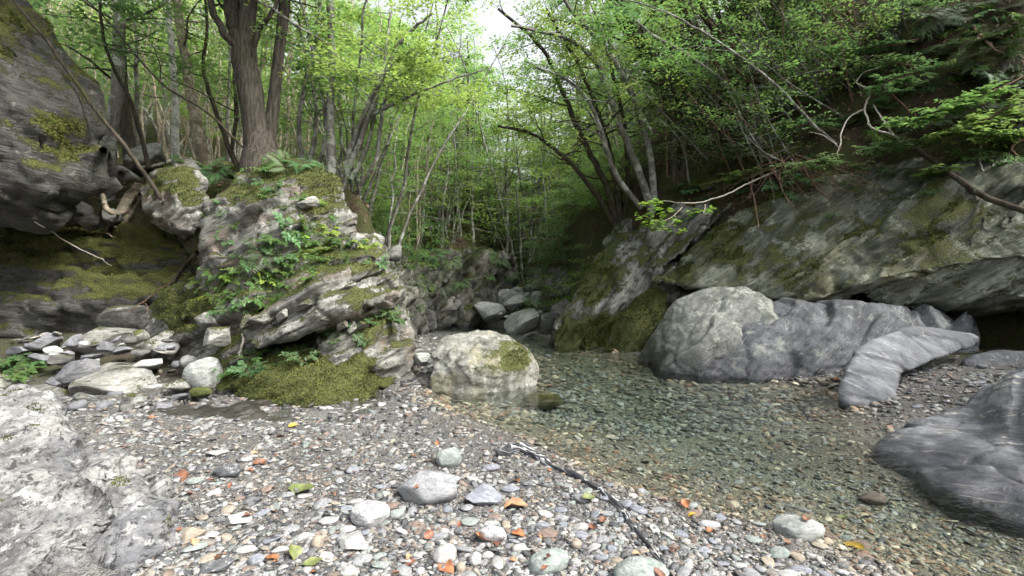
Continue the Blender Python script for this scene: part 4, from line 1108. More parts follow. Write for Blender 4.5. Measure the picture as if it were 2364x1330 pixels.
t.bsdf.inputs["Specular IOR Level"].default_value = 0.3
t.put(t.bsdf.inputs["Normal"], t.bump(t.noise(pos, 90, 3), 0.5, 0.006))
M_gravel = t.m
gravel("gravel", 4800, 2, 0.0095, 0.032, "bed of mixed grey, white and green river pebbles", (200, 900, 2364, 1420), 5)
gravel("gravel", 16500, 1, 0.009, 0.027, "flat angular grey stone chips packed over the bank and stream bed", (-150, 860, 2450, 1420), 15, flat=True)
gravel("gravel", 5200, 1, 0.012, 0.032, "stones of the stream bed under the deeper water", (930, 768, 2080, 930), 16, maxd=13)
gravel("gravel", 14000, 1, 0.004, 0.011, "fine grit and small gravel between the pebbles", (150, 870, 2400, 1420), 6)

# ------------------------------------------------------------------ where a line of sight meets the ground or a rock
bpy.context.view_layer.update()
_dg = bpy.context.evaluated_depsgraph_get()
def hit(px, py):
    """first solid surface seen through a pixel of the photograph: point, normal (water is looked through)"""
    o = Vector((0, 0, H)); d = (Vector(P(px, py, 1.0)) - o).normalized()
    for _ in range(8):
        ok, loc, nrm, idx, ob, mat = scene.ray_cast(_dg, o, d)
        if not ok: return None
        if ob.name.startswith("stream_water"):
            o = loc + d * 0.01
            continue
        return np.array(loc), np.array(nrm)
    return None
# ------------------------------------------------------------------ plants: tubes for wood, small faces for leaves
def catmull(pts, n):
    pts = np.asarray(pts, float)
    if len(pts) == 2:
        return pts[0] + (pts[1] - pts[0]) * np.linspace(0, 1, n)[:, None]
    p = np.concatenate([[2 * pts[0] - pts[1]], pts, [2 * pts[-1] - pts[-2]]])
    t = np.linspace(0, len(pts) - 1 - 1e-6, n)
    i = t.astype(int); f = (t - i)[:, None]
    a, b, c, d = p[i], p[i + 1], p[i + 2], p[i + 3]
    return 0.5 * ((2 * b) + (-a + c) * f + (2 * a - 5 * b + 4 * c - d) * f ** 2 + (-a + 3 * b - 3 * c + d) * f ** 3)

class Wood:
    def __init__(self):
        self.V, self.Fc, self.n = [], [], 0
    def tube(self, pts, radii, k=6, wob=0.0, seed=0):
        pts = np.asarray(pts, float); m = len(pts)
        tan = np.gradient(pts, axis=0)
        tan /= np.linalg.norm(tan, axis=1)[:, None] + 1e-9
        ref = np.array([0.3, 0.9, 0.2]) if abs(tan[0] @ np.array([0.3, 0.9, 0.2])) < 0.9 else np.array([1.0, 0, 0])
        u = np.cross(tan, ref); u /= np.linalg.norm(u, axis=1)[:, None] + 1e-9
        v = np.cross(tan, u)
        a = np.linspace(0, 2 * math.pi, k, endpoint=False)
        rr = np.asarray(radii, float)[:, None] * np.ones((1, k))
        if wob > 0:
            q = np.stack([np.cos(a)[None, :] * 1.3 + 0 * rr, np.sin(a)[None, :] * 1.3 + 0 * rr, np.linspace(0, m * 0.12, m)[:, None] + 0 * rr], -1).reshape(-1, 3)
            rr = rr * (1 + wob * fbm(q + seed * 3.3, 3, seed).reshape(m, k))
        ring = pts[:, None, :] + rr[..., None] * (np.cos(a)[None, :, None] * u[:, None, :] + np.sin(a)[None, :, None] * v[:, None, :])
        base = self.n
        self.V.append(ring.reshape(-1, 3)); self.n += m * k
        i = np.arange(m - 1)[:, None] * k + np.arange(k)[None, :]
        j = np.arange(m - 1)[:, None] * k + (np.arange(k)[None, :] + 1) % k
        self.Fc.append((np.stack([i, j, j + k, i + k], -1).reshape(-1, 4)) + base)
    def mesh(self, name, mat):
        me = mesh_from(name, np.concatenate(self.V), np.concatenate(self.Fc))
        me.materials.append(mat)
        return me

class Leaves:
    """pointed leaves as folded quads pairs (big) or single faces (small)"""
    def __init__(self, seed):
        self.r = np.random.default_rng(seed)
        self.c, self.d, self.nrm, self.s, self.rnd = [], [], [], [], []
    def add(self, c, d, nrm, s):
        n = len(c)
        self.c.append(c); self.d.append(d); self.nrm.append(nrm); self.s.append(s); self.rnd.append(self.r.random(n))
    def spray(self, c, rad, n, size, heading=None, tilt=0.3, flat=0.12, tone=None):
        r = self.r
        a = r.uniform(0, 6.283, n) if heading is None else heading + r.normal(0, 0.9, n)
        q = rad * np.sqrt(r.random(n))
        x, y = q * np.cos(a), q * np.sin(a)
        z = r.normal(0, flat * rad, n) - 0.25 * q * q / max(rad, 1e-3)
        pos = np.stack([x, y, z], 1) + c
        aa = a + r.normal(0, 0.7, n)
        d = np.stack([np.cos(aa), np.sin(aa), r.normal(-0.15, 0.25, n)], 1)
        nr = np.stack([r.normal(0, tilt, n), r.normal(0, tilt, n), np.ones(n)], 1)
        self.add(pos, d, nr, size * r.uniform(0.7, 1.25, n))
    def mesh(self, name, mat, big=False, wide=0.52):
        c = np.concatenate(self.c); d = np.concatenate(self.d); nr = np.concatenate(self.nrm); s = np.concatenate(self.s)[:, None]; rnd = np.concatenate(self.rnd)
        d = d / np.linalg.norm(d, axis=1)[:, None]
        side = np.cross(nr, d); side /= np.linalg.norm(side, axis=1)[:, None] + 1e-9
        up = np.cross(d, side)
        n = len(c)
        if not big:
            V = np.stack([c, c + d * s * 0.5 + side * s * wide * 0.5, c + d * s, c + d * s * 0.5 - side * s * wide * 0.5], 1).reshape(-1, 3)
            Fc = (np.arange(n) * 4)[:, None] + np.arange(4)[None, :]
            k = 4
        else:
            w = s * wide * 0.5
            lift = up * w * 0.35
            V = np.stack([c, c + d * s * 0.28 + side * w * 0.8 + lift, c + d * s * 0.62 + side * w * 0.85 + lift, c + d * s - up * s * 0.08, c + d * s * 0.62 - side * w * 0.85 + lift, c + d * s * 0.28 - side * w * 0.8 + lift, c + d * s * 0.5], 1).reshape(-1, 3)
            b = (np.arange(n) * 7)[:, None]
            Fc = np.concatenate([b + np.array([[0, 1, 6, 5]]) * 1, b + np.array([[6, 1, 2, 3]]), b + np.array([[6, 3, 4, 5]])])
            k = 7
        me = mesh_from(name, V, Fc, smooth=False)
        set_attr(me, "rnd", np.repeat(rnd, k))
        me.materials.append(mat)
        return me

def leaf_mat(name, c0, c1, trans, tmix=0.45, rough=0.45):
    t = NT(name)
    oi = t.node("ShaderNodeObjectInfo")
    f = t.attr("rnd")
    col = t.mix(f, c0, c1)
    hs = t.node("ShaderNodeHueSaturation")
    t.put(hs.inputs["Hue"], t.math('MULTIPLY_ADD', oi.outputs["Random"], 0.03, 0.485))
    t.put(hs.inputs["Value"], t.math('MULTIPLY_ADD', oi.outputs["Random"], 0.5, 0.75))
    t.put(hs.inputs["Color"], col)
    t.put(t.bsdf.inputs["Base Color"], hs.outputs[0])
    t.bsdf.inputs["Roughness"].default_value = rough
    t.bsdf.inputs["Specular IOR Level"].default_value = 0.3
    tr = t.node("ShaderNodeBsdfTranslucent")
    hs2 = t.node("ShaderNodeHueSaturation")
    t.put(hs2.inputs["Hue"], t.math('MULTIPLY_ADD', oi.outputs["Random"], 0.03, 0.485))
    t.put(hs2.inputs["Color"], t.mix(f, trans, tuple(min(1, v * 1.3) for v in trans)))
    t.put(tr.inputs[0], hs2.outputs[0])
    mx = t.node("ShaderNodeMixShader"); mx.inputs[0].default_value = tmix
    t.l.new(t.bsdf.outputs[0], mx.inputs[1]); t.l.new(tr.outputs[0], mx.inputs[2])
    t.l.new(mx.outputs[0], t.out.inputs[0])
    return t.m

def bark_mat(name, a, b, moss=(0.05, 0.06, 0.015), mossamt=0.3, patch=None, vert=0.22, bump=0.02, sc=22):
    t = NT(name)
    tc = t.node("ShaderNodeTexCoord")
    pos = tc.outputs["Object"]
    st = t.mapping(pos, scale=(1, 1, vert))
    n1 = t.noise(st, sc, 5, 0.65, 0.3)
    n2 = t.noise(pos, 2.5, 4, 0.6)
    col = t.mix(t.ramp(n1, 0.35, 0.68), a, b)
    if patch is not None:
        col = t.mix(t.ramp(t.noise(t.mapping(pos, loc=(3, 3, 3)), 4.0, 5, 0.65), 0.52, 0.6), col, patch)
    col = t.mix(t.math('MULTIPLY', t.ramp(n2, 0.5, 0.66), mossamt), col, moss)
    t.put(t.bsdf.inputs["Base Color"], col)
    t.bsdf.inputs["Roughness"].default_value = 0.9
    t.bsdf.inputs["Specular IOR Level"].default_value = 0.15
    t.put(t.bsdf.inputs["Normal"], t.bump(n1, 0.9, bump))
    return t.m

L_bright = leaf_mat("leaf_bright_green", (0.085, 0.16, 0.04), (0.135, 0.21, 0.058), (0.28, 0.42, 0.095), 0.5)
L_mid = leaf_mat("leaf_mid_green", (0.063, 0.125, 0.038), (0.10, 0.175, 0.055), (0.21, 0.35, 0.09), 0.48)
L_cool = leaf_mat("leaf_cool_green", (0.06, 0.125, 0.05), (0.10, 0.18, 0.075), (0.17, 0.30, 0.10), 0.4)
L_dark = leaf_mat("leaf_dark_conifer", (0.022, 0.042, 0.015), (0.04, 0.065, 0.024), (0.07, 0.11, 0.03), 0.25)
L_lime = leaf_mat("leaf_sunlit_lime", (0.16, 0.26, 0.035), (0.22, 0.33, 0.06), (0.34, 0.48, 0.06), 0.4)  # the hanging spray's sunlit brightness is put into this leaf colour
B_grey = bark_mat("bark_grey", (0.10, 0.095, 0.085), (0.22, 0.21, 0.19), patch=(0.33, 0.34, 0.31))
B_brown = bark_mat("bark_brown", (0.04, 0.035, 0.029), (0.115, 0.10, 0.085), mossamt=0.25, vert=0.14, bump=0.05, sc=34)
B_dark = bark_mat("bark_dark", (0.03, 0.026, 0.02), (0.085, 0.072, 0.056), mossamt=0.45)
B_birch = bark_mat("bark_birch", (0.40, 0.40, 0.37), (0.60, 0.59, 0.56), mossamt=0.15, patch=(0.28, 0.28, 0.26), vert=1.5)
B_flaky = bark_mat("bark_flaky", (0.22, 0.18, 0.13), (0.40, 0.36, 0.29), mossamt=0.2, patch=(0.16, 0.13, 0.10), vert=0.6)
B_twig = bark_mat("bark_pale_twig", (0.30, 0.27, 0.23), (0.48, 0.45, 0.40), mossamt=0.0)
B_dead = bark_mat("bark_dead_twig", (0.10, 0.065, 0.045), (0.20, 0.14, 0.10), mossamt=0.1)

def branches(W, L, path, rad, r, n, t0, length, size, leaves, spread=0.42, up=0.25, droop=0.12, sides=4, per=3, heading=None, hsd=9.0):
    """side branches off a stem, each ending in flat sprays of leaves"""
    m = len(path)
    for b in range(n):
        t = t0 + (1 - t0) * (b + r.random()) / n
        i = min(m - 2, int(t * (m - 1)))
        p0 = path[i]
        ln = length * (1.15 - 0.7 * (t - t0) / max(1e-3, 1 - t0)) * r.uniform(0.6, 1.2)
        a = r.uniform(0, 6.283) if heading is None else heading + r.normal(0, hsd)
        u = up * r.uniform(0.2, 1.8)
        dirv = np.array([math.cos(a), math.sin(a), u])
        s = np.linspace(0, 1, 6)[:, None]
        wob = np.cumsum(r.normal(0, 0.035 * ln, (6, 3)), 0) * np.array([1, 1, 0.6])
        wob[0] = 0
        q = p0 + dirv * ln * s + np.array([0, 0, -droop * ln]) * s ** 2 + wob
        r0 = max(0.004, min(rad[i] * 0.45, 0.012 * ln + 0.004))
        W.tube(q, np.linspace(r0, 0.003, 6), sides)
        for k in range(per):
            f = (k + 1) / per
            j = f * 5
            j0 = min(4, int(j)); c = q[j0] + (q[j0 + 1] - q[j0]) * (j - j0)
            if k < per - 1:
                off = r.normal(0, 0.3 * ln * 0.5, 3) * np.array([1, 1, 0.3])
                W.tube(np.stack([c, c + off * 0.5 + [0, 0, 0.02], c + off]), [0.005, 0.004, 0.002], 3)
                c = c + off
            L.spray(c, spread * ln * 0.55 + 0.12, leaves, size, heading=a)

def straight(height, lean, r, bend=0.06, n=14, x0=0.0, y0=0.0):
    s = np.linspace(0, 1, n)
    dx, dy = lean
    w = np.cumsum(r.normal(0, bend * height / n, (n, 2)), 0)
    w -= w[0]
    return np.stack([x0 + dx * height * s ** 1.3 + w[:, 0], y0 + dy * height * s ** 1.3 + w[:, 1], -0.35 + (height + 0.35) * s], 1)

def proto_tree(kind, seed, bark, leaf):
    r = np.random.default_rng(seed)
    W, L = Wood(), Leaves(seed)
    if kind == 'slender':
        h = 6.5
        p = straight(h, r.normal(0, 0.08, 2), r, 0.10)
        rad = np.linspace(0.055, 0.012, len(p)); W.tube(p, rad, 7, 0.08, seed)
        branches(W, L, p, rad, r, 22, 0.28, 1.5, 0.075, 46, up=0.25)
    elif kind == 'clump':
        for k in range(5):
            a = k * 1.256 + r.uniform(-0.4, 0.4)
            l = r.uniform(0.18, 0.5)
            p = straight(r.uniform(4.5, 6.5), (math.cos(a) * l, math.sin(a) * l), r, 0.12, x0=0.12 * math.cos(a), y0=0.12 * math.sin(a))
            rad = np.linspace(0.042, 0.010, len(p)); W.tube(p, rad, 6, 0.08, seed + k)
            branches(W, L, p, rad, r, 8, 0.42, 1.2, 0.07, 44, up=0.2)
    elif kind == 'tall':
        h = 13
        p = straight(h, r.normal(0, 0.03, 2), r, 0.05, 18)
        rad = np.linspace(0.16, 0.03, len(p)); W.tube(p, rad, 9, 0.06, seed)
        branches(W, L, p, rad, r, 34, 0.32, 2.8, 0.10, 50, up=0.3, spread=0.40)
    elif kind == 'conifer':
        h = 9
        p = straight(h, r.normal(0, 0.02, 2), r, 0.03, 14)
        rad = np.linspace(0.11, 0.02, len(p)); W.tube(p, rad, 7, 0.05, seed)
        branches(W, L, p, rad, r, 46, 0.12, 1.9, 0.085, 44, up=0.02, droop=0.3, spread=0.38)
    elif kind == 'shrub':
        for k in range(7):
            a = r.uniform(0, 6.283); l = r.uniform(0.2, 0.8)
            p = straight(r.uniform(0.8, 1.7), (math.cos(a) * l, math.sin(a) * l), r, 0.15, 8)
            rad = np.linspace(0.013, 0.004, len(p)); W.tube(p, rad, 4)
            branches(W, L, p, rad, r, 7, 0.25, 0.65, 0.065, 30, up=0.15, per=2, sides=3)
    elif kind == 'poles':          # bare lower stems, few leaves: the thicket
        for k in range(4):
            a = r.uniform(0, 6.283); l = r.uniform(0.05, 0.35)
            p = straight(r.uniform(3.5, 6.0), (math.cos(a) * l, math.sin(a) * l), r, 0.14, x0=r.normal(0, 0.25), y0=r.normal(0, 0.25))
            rad = np.linspace(0.032, 0.008, len(p)); W.tube(p, rad, 6, 0.1, seed + k)
            branches(W, L, p, rad, r, 6, 0.55, 0.9, 0.065, 34, up=0.25)
            for j in range(4):
                i = r.integers(2, len(p) - 2); o = r.normal(0, 0.35, 3) + [0, 0, 0.35]
                W.tube(np.stack([p[i], p[i] + o * 0.5, p[i] + o]), [0.008, 0.006, 0.003], 3)
    elif kind == 'backdrop':       # wide-crowned tree for the far slopes
        h = 8.5
        p = straight(h, r.normal(0, 0.1, 2), r, 0.08, 14)
        rad = np.linspace(0.11, 0.02, len(p)); W.tube(p, rad, 6, 0.06, seed)
        branches(W, L, p, rad, r, 34, 0.18, 2.6, 0.12, 54, up=0.3, spread=0.42)
    return W.mesh("trunk", bark), L.mesh("crown", leaf)

PROTO = {}
def proto(kind, k):
    """k picks the seed; bark and leaf go with the kind"""
    key = (kind, k)
    if key not in PROTO:
        look = {'slender': (B_grey, [L_mid, L_bright, L_mid]), 'clump': (B_grey, [L_bright, L_mid]), 'tall': (B_grey, [L_bright, L_mid]), 'conifer': (B_dark, [L_dark]),
                'shrub': (B_dead, [L_cool, L_mid]), 'poles': (B_flaky, [L_mid, L_cool]), 'backdrop': (B_grey, [L_bright, L_bright, L_mid])}[kind]
        PROTO[key] = proto_tree(kind, 50 + 13 * k + len(kind), look[0], look[1][k % len(look[1])])
    return PROTO[key]

def plant_tree(kind, k, loc, rot, scale, lean=(0, 0), name="tree", label="", cat="tree", group=None):
    tm, cm = proto(kind, k)
    e = empty(name, loc, label, cat, group)
    e["kind"] = "thing"
    e.rotation_euler = (lean[0], lean[1], rot)
    e.scale = (scale,) * 3
    for nm, me in (("trunk", tm), ("crown", cm)):
        o = bpy.data.objects.new(nm, me); COL.objects.link(o); o.parent = e
    return e

def hero_tree(stems, bark, leaf, label, name="tree", leaves=40, nb=8, t0=0.5, blen=1.2, size=0.075, k=9, wob=0.07, seed=1, extra=None, up=0.25, group=None, heading=None, hsd=9.0, cat="tree", auto=0.0):
    """stems: lists of (px, py, depth, width in photograph pixels); the first point is the foot"""
    r = np.random.default_rng(seed)
    W, L = Wood(), Leaves(seed)
    if auto:
        hp = hit(*stems[0][0][:2])
        if hp is not None:
            k_ = hp[0][1] + 0.1 - stems[0][0][2]
            stems = [[(a, b, d + k_ * auto, w * (d / (d + k_ * auto)) ** 0.5) for a, b, d, w in st] for st in stems]
    foot = P(*stems[0][0][:3])
    foot[2] = min(foot[2], max(ground_z(foot[0], foot[1]), foot[2] - 0.4))
    for si, st in enumerate(stems):
        pts = np.array([P(a, b, d) for a, b, d, w in st])
        wd = np.array([w / F * d / 2 for a, b, d, w in st])
        n = max(8, (8 if wd[0] > 0.1 else 5) * len(st))
        q = catmull(pts, n)
        rad = np.interp(np.linspace(0, 1, n), np.linspace(0, 1, len(st)), wd)
        if n > 10 and wd[0] < 0.12:
            q[1:-1] += r.normal(0, min(0.012, 0.18 * rad.mean()), (n - 2, 3))
        if si == 0:
            q = np.concatenate([[q[0] - 0.4 * (q[1] - q[0]) / np.linalg.norm(q[1] - q[0])], q]); rad = np.concatenate([[rad[0] * 1.25], rad])
        q = q - foot
        W.tube(q, rad, k if rad[0] > 0.05 else 6, wob, seed + si)
        if leaf is not None:
            branches(W, L, q, rad, r, nb, t0, blen, size, leaves, up=up, heading=heading, hsd=hsd)
    e = empty(name, foot, label, cat, group)
    e["kind"] = "thing"
    link("trunk", W.mesh("trunk", bark), parent=e)
    if leaf is not None:
        link("crown", L.mesh("crown", leaf), parent=e)
    return e

# -- trees one can name
hero_tree([[(606, 372, 7.3, 92), (600, 340, 7.3, 66), (591, 300, 7.3, 55), (576, 200, 7.25, 52), (564, 130, 7.2, 54), (570, 60, 7.2, 36), (576, 0, 7.2, 34), (588, -100, 7.2, 32), (600, -220, 7.2, 30)],
           [(572, 190, 7.2, 20), (556, 120, 7.18, 36), (542, 60, 7.2, 34), (534, -10, 7.2, 32), (520, -200, 7.2, 26)],
           [(566, 160, 7.2, 14), (545, 110, 7.1, 20), (516, 75, 7.0, 17), (488, 10, 6.9, 15), (470, -120, 6.8, 12)],
           [(580, 140, 7.15, 10), (598, 70, 7.1, 12), (620, 40, 7.0, 10), (640, 5, 7.0, 9), (668, -80, 6.9, 7)],
           [(612, 350, 7.35, 40), (628, 270, 7.4, 27), (636, 190, 7.4, 25), (648, 90, 7.4, 23), (656, 20, 7.4, 24), (664, -80, 7.4, 20)]],
          B_brown, L_mid, "big rough-barked tree with a second stem standing on the outcrop's crown", nb=4, t0=0.75, blen=2.0, k=18, wob=0.10, seed=3, leaves=40)
hero_tree([[(405, 345, 9.0, 16), (404, 220, 9, 15), (396, 110, 9, 14), (388, 0, 9, 12), (384, -120, 9, 9)]], B_birch, L_mid, "slim white-barked birch at the forest edge", nb=6, t0=0.6, seed=4, blen=1.6)
hero_tree([[(463, 345, 8.6, 30), (448, 250, 8.6, 24), (430, 150, 8.6, 20), (414, 40, 8.6, 18), (400, -100, 8.6, 14)]], B_flaky, L_mid, "tree with flaky tan bark beside the white birch", nb=6, t0=0.6, seed=5, blen=1.6)
hero_tree([[(765, 392, 7.8, 24), (762, 270, 7.8, 19), (767, 130, 7.8, 17), (762, 0, 7.8, 16), (764, -150, 7.8, 13)]], B_grey, L_bright, "straight grey trunk with pale lichen patches behind the outcrop", nb=6, t0=0.55, seed=6, blen=1.8)
hero_tree([[(302, 360, 9.4, 30), (288, 270, 9.4, 24), (280, 160, 9.4, 22), (276, 20, 9.4, 18), (272, -100, 9.4, 14)]], B_brown, L_cool, "brown trunk at the forest edge behind the leaning boulder", nb=8, t0=0.4, seed=7, blen=1.8)
hero_tree([[(800, 405, 7.9, 14), (840, 300, 7.8, 13), (880, 190, 7.7, 11), (930, 90, 7.6, 8), (1000, 30, 7.5, 5)],
           [(790, 410, 7.9, 13), (818, 320, 7.8, 12), (850, 240, 7.7, 10), (895, 160, 7.6, 8), (960, 110, 7.4, 5)],
           [(810, 415, 7.9, 12), (850, 330, 7.9, 10), (868, 240, 7.9, 9), (890, 120, 7.9, 7), (905, 10, 7.9, 5)],
           [(830, 430, 7.9, 12), (868, 370, 7.8, 11), (880, 280, 7.8, 10), (900, 200, 7.8, 7), (960, 150, 7.6, 5), (1040, 130, 7.4, 3)],
           [(800, 400, 7.9, 10), (835, 290, 7.9, 9), (890, 250, 7.6, 8), (1000, 200, 7.3, 5), (1120, 160, 7.1, 3)]],
          B_grey, L_bright, "fan of arching grey stems leaning out over the channel behind the outcrop", nb=9, t0=0.45, seed=8, blen=1.1, size=0.065, leaves=52)
hero_tree([[(700, 380, 8.2, 12), (690, 290, 8.2, 10), (705, 190, 8.2, 9), (730, 90, 8.2, 7), (745, -60, 8.2, 5)], [(715, 380, 8.2, 12), (730, 290, 8.3, 10), (722, 200, 8.3, 8), (690, 60, 8.4, 6)], [(735, 385, 8.2, 10), (752, 310, 8.1, 8), (740, 200, 8.0, 7), (715, 120, 8.0, 5)]],
          B_grey, L_mid, "clump of slim crossing stems between the big tree and the lichened trunk", nb=6, t0=0.5, seed=9)
hero_tree([[(530, 345, 8.8, 11), (500, 260, 8.8, 10), (470, 160, 8.7, 8), (478, 60, 8.6, 6), (470, -60, 8.6, 5)], [(536, 345, 8.8, 9), (545, 260, 8.8, 8), (540, 170, 8.8, 6)]], B_dark, L_mid, "dark thin sapling curving up beside the big tree", nb=5, t0=0.45, seed=10)
hero_tree([[(330, 330, 7.6, 9), (300, 230, 7.4, 8), (255, 140, 7.2, 7), (235, 60, 7.1, 6), (228, -60, 7.0, 5)], [(560, 340, 7.0, 6), (480, 260, 7.0, 6), (370, 190, 7.0, 5), (260, 60, 7.0, 4), (200, 0, 7.0, 3)]], B_dark, L_cool, "thin dark sapling bending over the hollow behind the leaning boulder", nb=4, t0=0.5, seed=11)
hero_tree([[(352, 428, 6.1, 9), (290, 340, 5.85, 9), (215, 245, 5.75, 9), (140, 140, 5.6, 8), (60, 35, 5.4, 7), (-30, -60, 5.3, 6)]], B_dark, None, "bare dead pole resting against the huge overhanging boulder", name="fallen_pole", cat="dead pole", seed=12, auto=0.25)
_unused = lambda: hero_tree([[(5, 330, 4.9, 34), (40, 262, 4.85, 24), (30, 215, 4.9, 20), (-10, 175, 5.0, 17), (-50, 120, 5.0, 12)], [(40, 262, 4.85, 10), (62, 290, 4.9, 6), (90, 318, 5.0, 4)]], B_dark, None, "dark crooked stem growing up the face of the huge overhanging boulder", seed=13)
# right bank: stems leaning out over the stream
hero_tree([[(1600, 385, 10.6, 52), (1570, 290, 10.6, 44), (1520, 180, 10.5, 40), (1450, 60, 10.4, 34), (1395, -40, 10.3, 28), (1330, -160, 10.2, 20)],
           [(1585, 330, 10.6, 30), (1540, 220, 10.5, 26), (1500, 120, 10.3, 22), (1420, 0, 10.0, 18), (1350, -90, 9.8, 14)]], B_dark, L_mid, "thick dark trunks leaning from the slope toward the stream", nb=12, t0=0.4, seed=14, blen=2.0, k=12, size=0.08)
hero_tree([[(1425, 520, 11.0, 18), (1400, 430, 10.8, 15), (1350, 330, 10.6, 13), (1300, 220, 10.4, 11), (1250, 110, 10.2, 9), (1150, 20, 10, 6)],
           [(1432, 515, 11.0, 16), (1420, 410, 10.8, 14), (1390, 290, 10.5, 12), (1340, 160, 10.3, 9), (1260, 20, 10, 7)],
           [(1420, 520, 11.0, 14), (1370, 440, 10.8, 12), (1310, 370, 10.5, 10), (1230, 310, 10.2, 7), (1150, 290, 10, 5)],
           [(1440, 510, 11.0, 14), (1450, 400, 11, 12), (1440, 280, 10.9, 10), (1410, 140, 10.8, 8), (1400, -40, 10.7, 6)]],
          B_dark, L_bright, "spreading clump of dark stems rooted on the steep mossy slab", nb=11, t0=0.4, seed=15, blen=1.5, leaves=50)
hero_tree([[(1500, 470, 10.2, 20), (1470, 380, 10.1, 17), (1420, 260, 10, 15), (1380, 150, 9.9, 12), (1310, 90, 9.7, 9), (1180, 60, 9.4, 6)],
           [(1510, 465, 10.2, 18), (1500, 350, 10.2, 15), (1460, 220, 10.1, 13), (1400, 120, 10, 10), (1310, 10, 9.8, 8), (1270, -60, 9.6, 6)],
           [(1480, 480, 10.2, 14), (1420, 400, 10, 12), (1380, 280, 9.9, 9), (1330, 200, 9.7, 7), (1210, 140, 9.4, 5)]],
          B_grey, L_mid, "clump of grey stems arching far over the stream above the slab", nb=11, t0=0.42, seed=16, blen=1.5, leaves=46)
hero_tree([[(1945, 345, 7.6, 8), (1880, 290, 7.5, 7), (1800, 205, 7.4, 6.5), (1740, 155, 7.3, 6), (1640, 85, 7.2, 5), (1540, 30, 7.1, 4), (1450, 0, 7.0, 3)]], B_grey, L_cool, "long thin pale stem slanting across the dark slope", nb=5, t0=0.6, seed=17, blen=0.8, leaves=20, auto=1.0)
hero_tree([[(1775, 310, 8.2, 11), (1710, 225, 8.1, 9.5), (1640, 165, 8.0, 9), (1560, 110, 7.9, 8), (1500, 75, 7.8, 6), (1400, -10, 7.6, 4)]], B_grey, L_mid, "lichened grey stem slanting from the slope parallel to the pale one", nb=7, t0=0.5, seed=18, blen=1.0, leaves=34, auto=1.0)
for i, (bx, by, d, tx, ty) in enumerate([(1640, 330, 10.5, 1540, -60), (1690, 270, 10.8, 1620, -60), (1760, 200, 11, 1660, -80), (1800, 130, 11, 1740, -60), (1830, 100, 11.5, 1700, -80), (1560, 430, 10.6, 1480, 60), (1880, 60, 11, 1800, -100), (1610, 360, 11, 1500, 150), (1720, 230, 11.5, 1600, 20)]):
    mx_, my_ = (bx * 0.55 + tx * 0.45 + 18, by * 0.45 + ty * 0.55)
    hero_tree([[(bx, by, d, 22 - i % 4 * 3), (mx_, my_, d - 0.2, 15 - i % 3 * 2), (tx, ty, d - 0.4, 8)], [(bx + 12, by + 5, d, 14), (mx_ + 40, my_, d, 10), (tx + 50, ty, d - 0.2, 6)]], B_dark, L_mid if i % 2 else L_dark,
              "dark paired stems with " + ("dark needle-like" if i % 2 == 0 else "mid green") + " foliage leaning along the crest of the steep slope", nb=9, t0=0.3, seed=30 + i, blen=1.5, leaves=30, auto=1.0, group="paired stems along the slope's crest " + ("(dark)" if i % 2 == 0 else "(green)"))

# added crown on the big tree, unseen, limbs shaped to shade the leaning boulder
def shade_crown():
    tree = [o for o in bpy.data.objects if o.get("label", "").startswith("big rough-barked")][0]
    base = np.array(tree.location)
    r = np.random.default_rng(88)
    W, L = Wood(), Leaves(88)
    top = P(600, -220, 7.2)
    for k, (dx, dy, dz) in enumerate([(1.9, -3.6, 0.2), (0.4, -4.0, 0.4), (-1.6, -3.4, 1.2), (-3.2, -2.2, 1.2), (2.8, -2.2, 0.6), (3.4, -3.4, 1.6), (1.0, -4.8, 1.2), (0, 0.5, 5.0), (-2.6, 1.0, 3.2), (1.6, 1.6, 3.8), (-0.8, -2.2, 3.8), (1.2, -2.6, 3.4)]):
        q = catmull(np.array([top - [0, 0, 0.3], top + np.array([dx * 0.4, dy * 0.4, dz * 0.65]), top + np.array([dx, dy, dz])]), 10) - base
        rad = np.linspace(0.09, 0.02, 10)
        W.tube(q, rad, 7, 0.06, k)
        branches(W, L, q, rad, r, 13, 0.25, 1.7, 0.11, 60, up=0.12)
    link("limb", W.mesh("limb", B_brown), parent=tree); link("crown", L.mesh("crown", L_mid), parent=tree)
shade_crown()

# -- the forest behind, tree by tree
def far_from(pts, x, y, dmin):
    return all((x - a) ** 2 + (y - b) ** 2 > dmin * dmin for a, b in pts)

FOREST = []
def forest(n, xr, yr, kinds, dmin, label, group, cond, seed, smin=0.8, smax=1.25, lean=None, name="tree", cat="tree"):
    r = np.random.default_rng(seed)
    m = 0
    for _ in range(n * 40):
        if m >= n: break
        x, y = r.uniform(*xr), r.uniform(*yr)
        if not cond(x, y) or not far_from(FOREST, x, y, dmin): continue
        FOREST.append((x, y))
        kind, k = kinds[r.integers(0, len(kinds))]
        ln = (0, 0) if lean is None else lean(r)
        lb = label[kind] if isinstance(label, dict) else label
        gp = group + ("" if not isinstance(label, dict) else " (" + kind + ")")
        plant_tree(kind, k, (x, y, ground_z(x, y) - 0.05), r.uniform(0, 6.283), r.uniform(smin, smax), ln, name, lb, cat, gp)
        m += 1

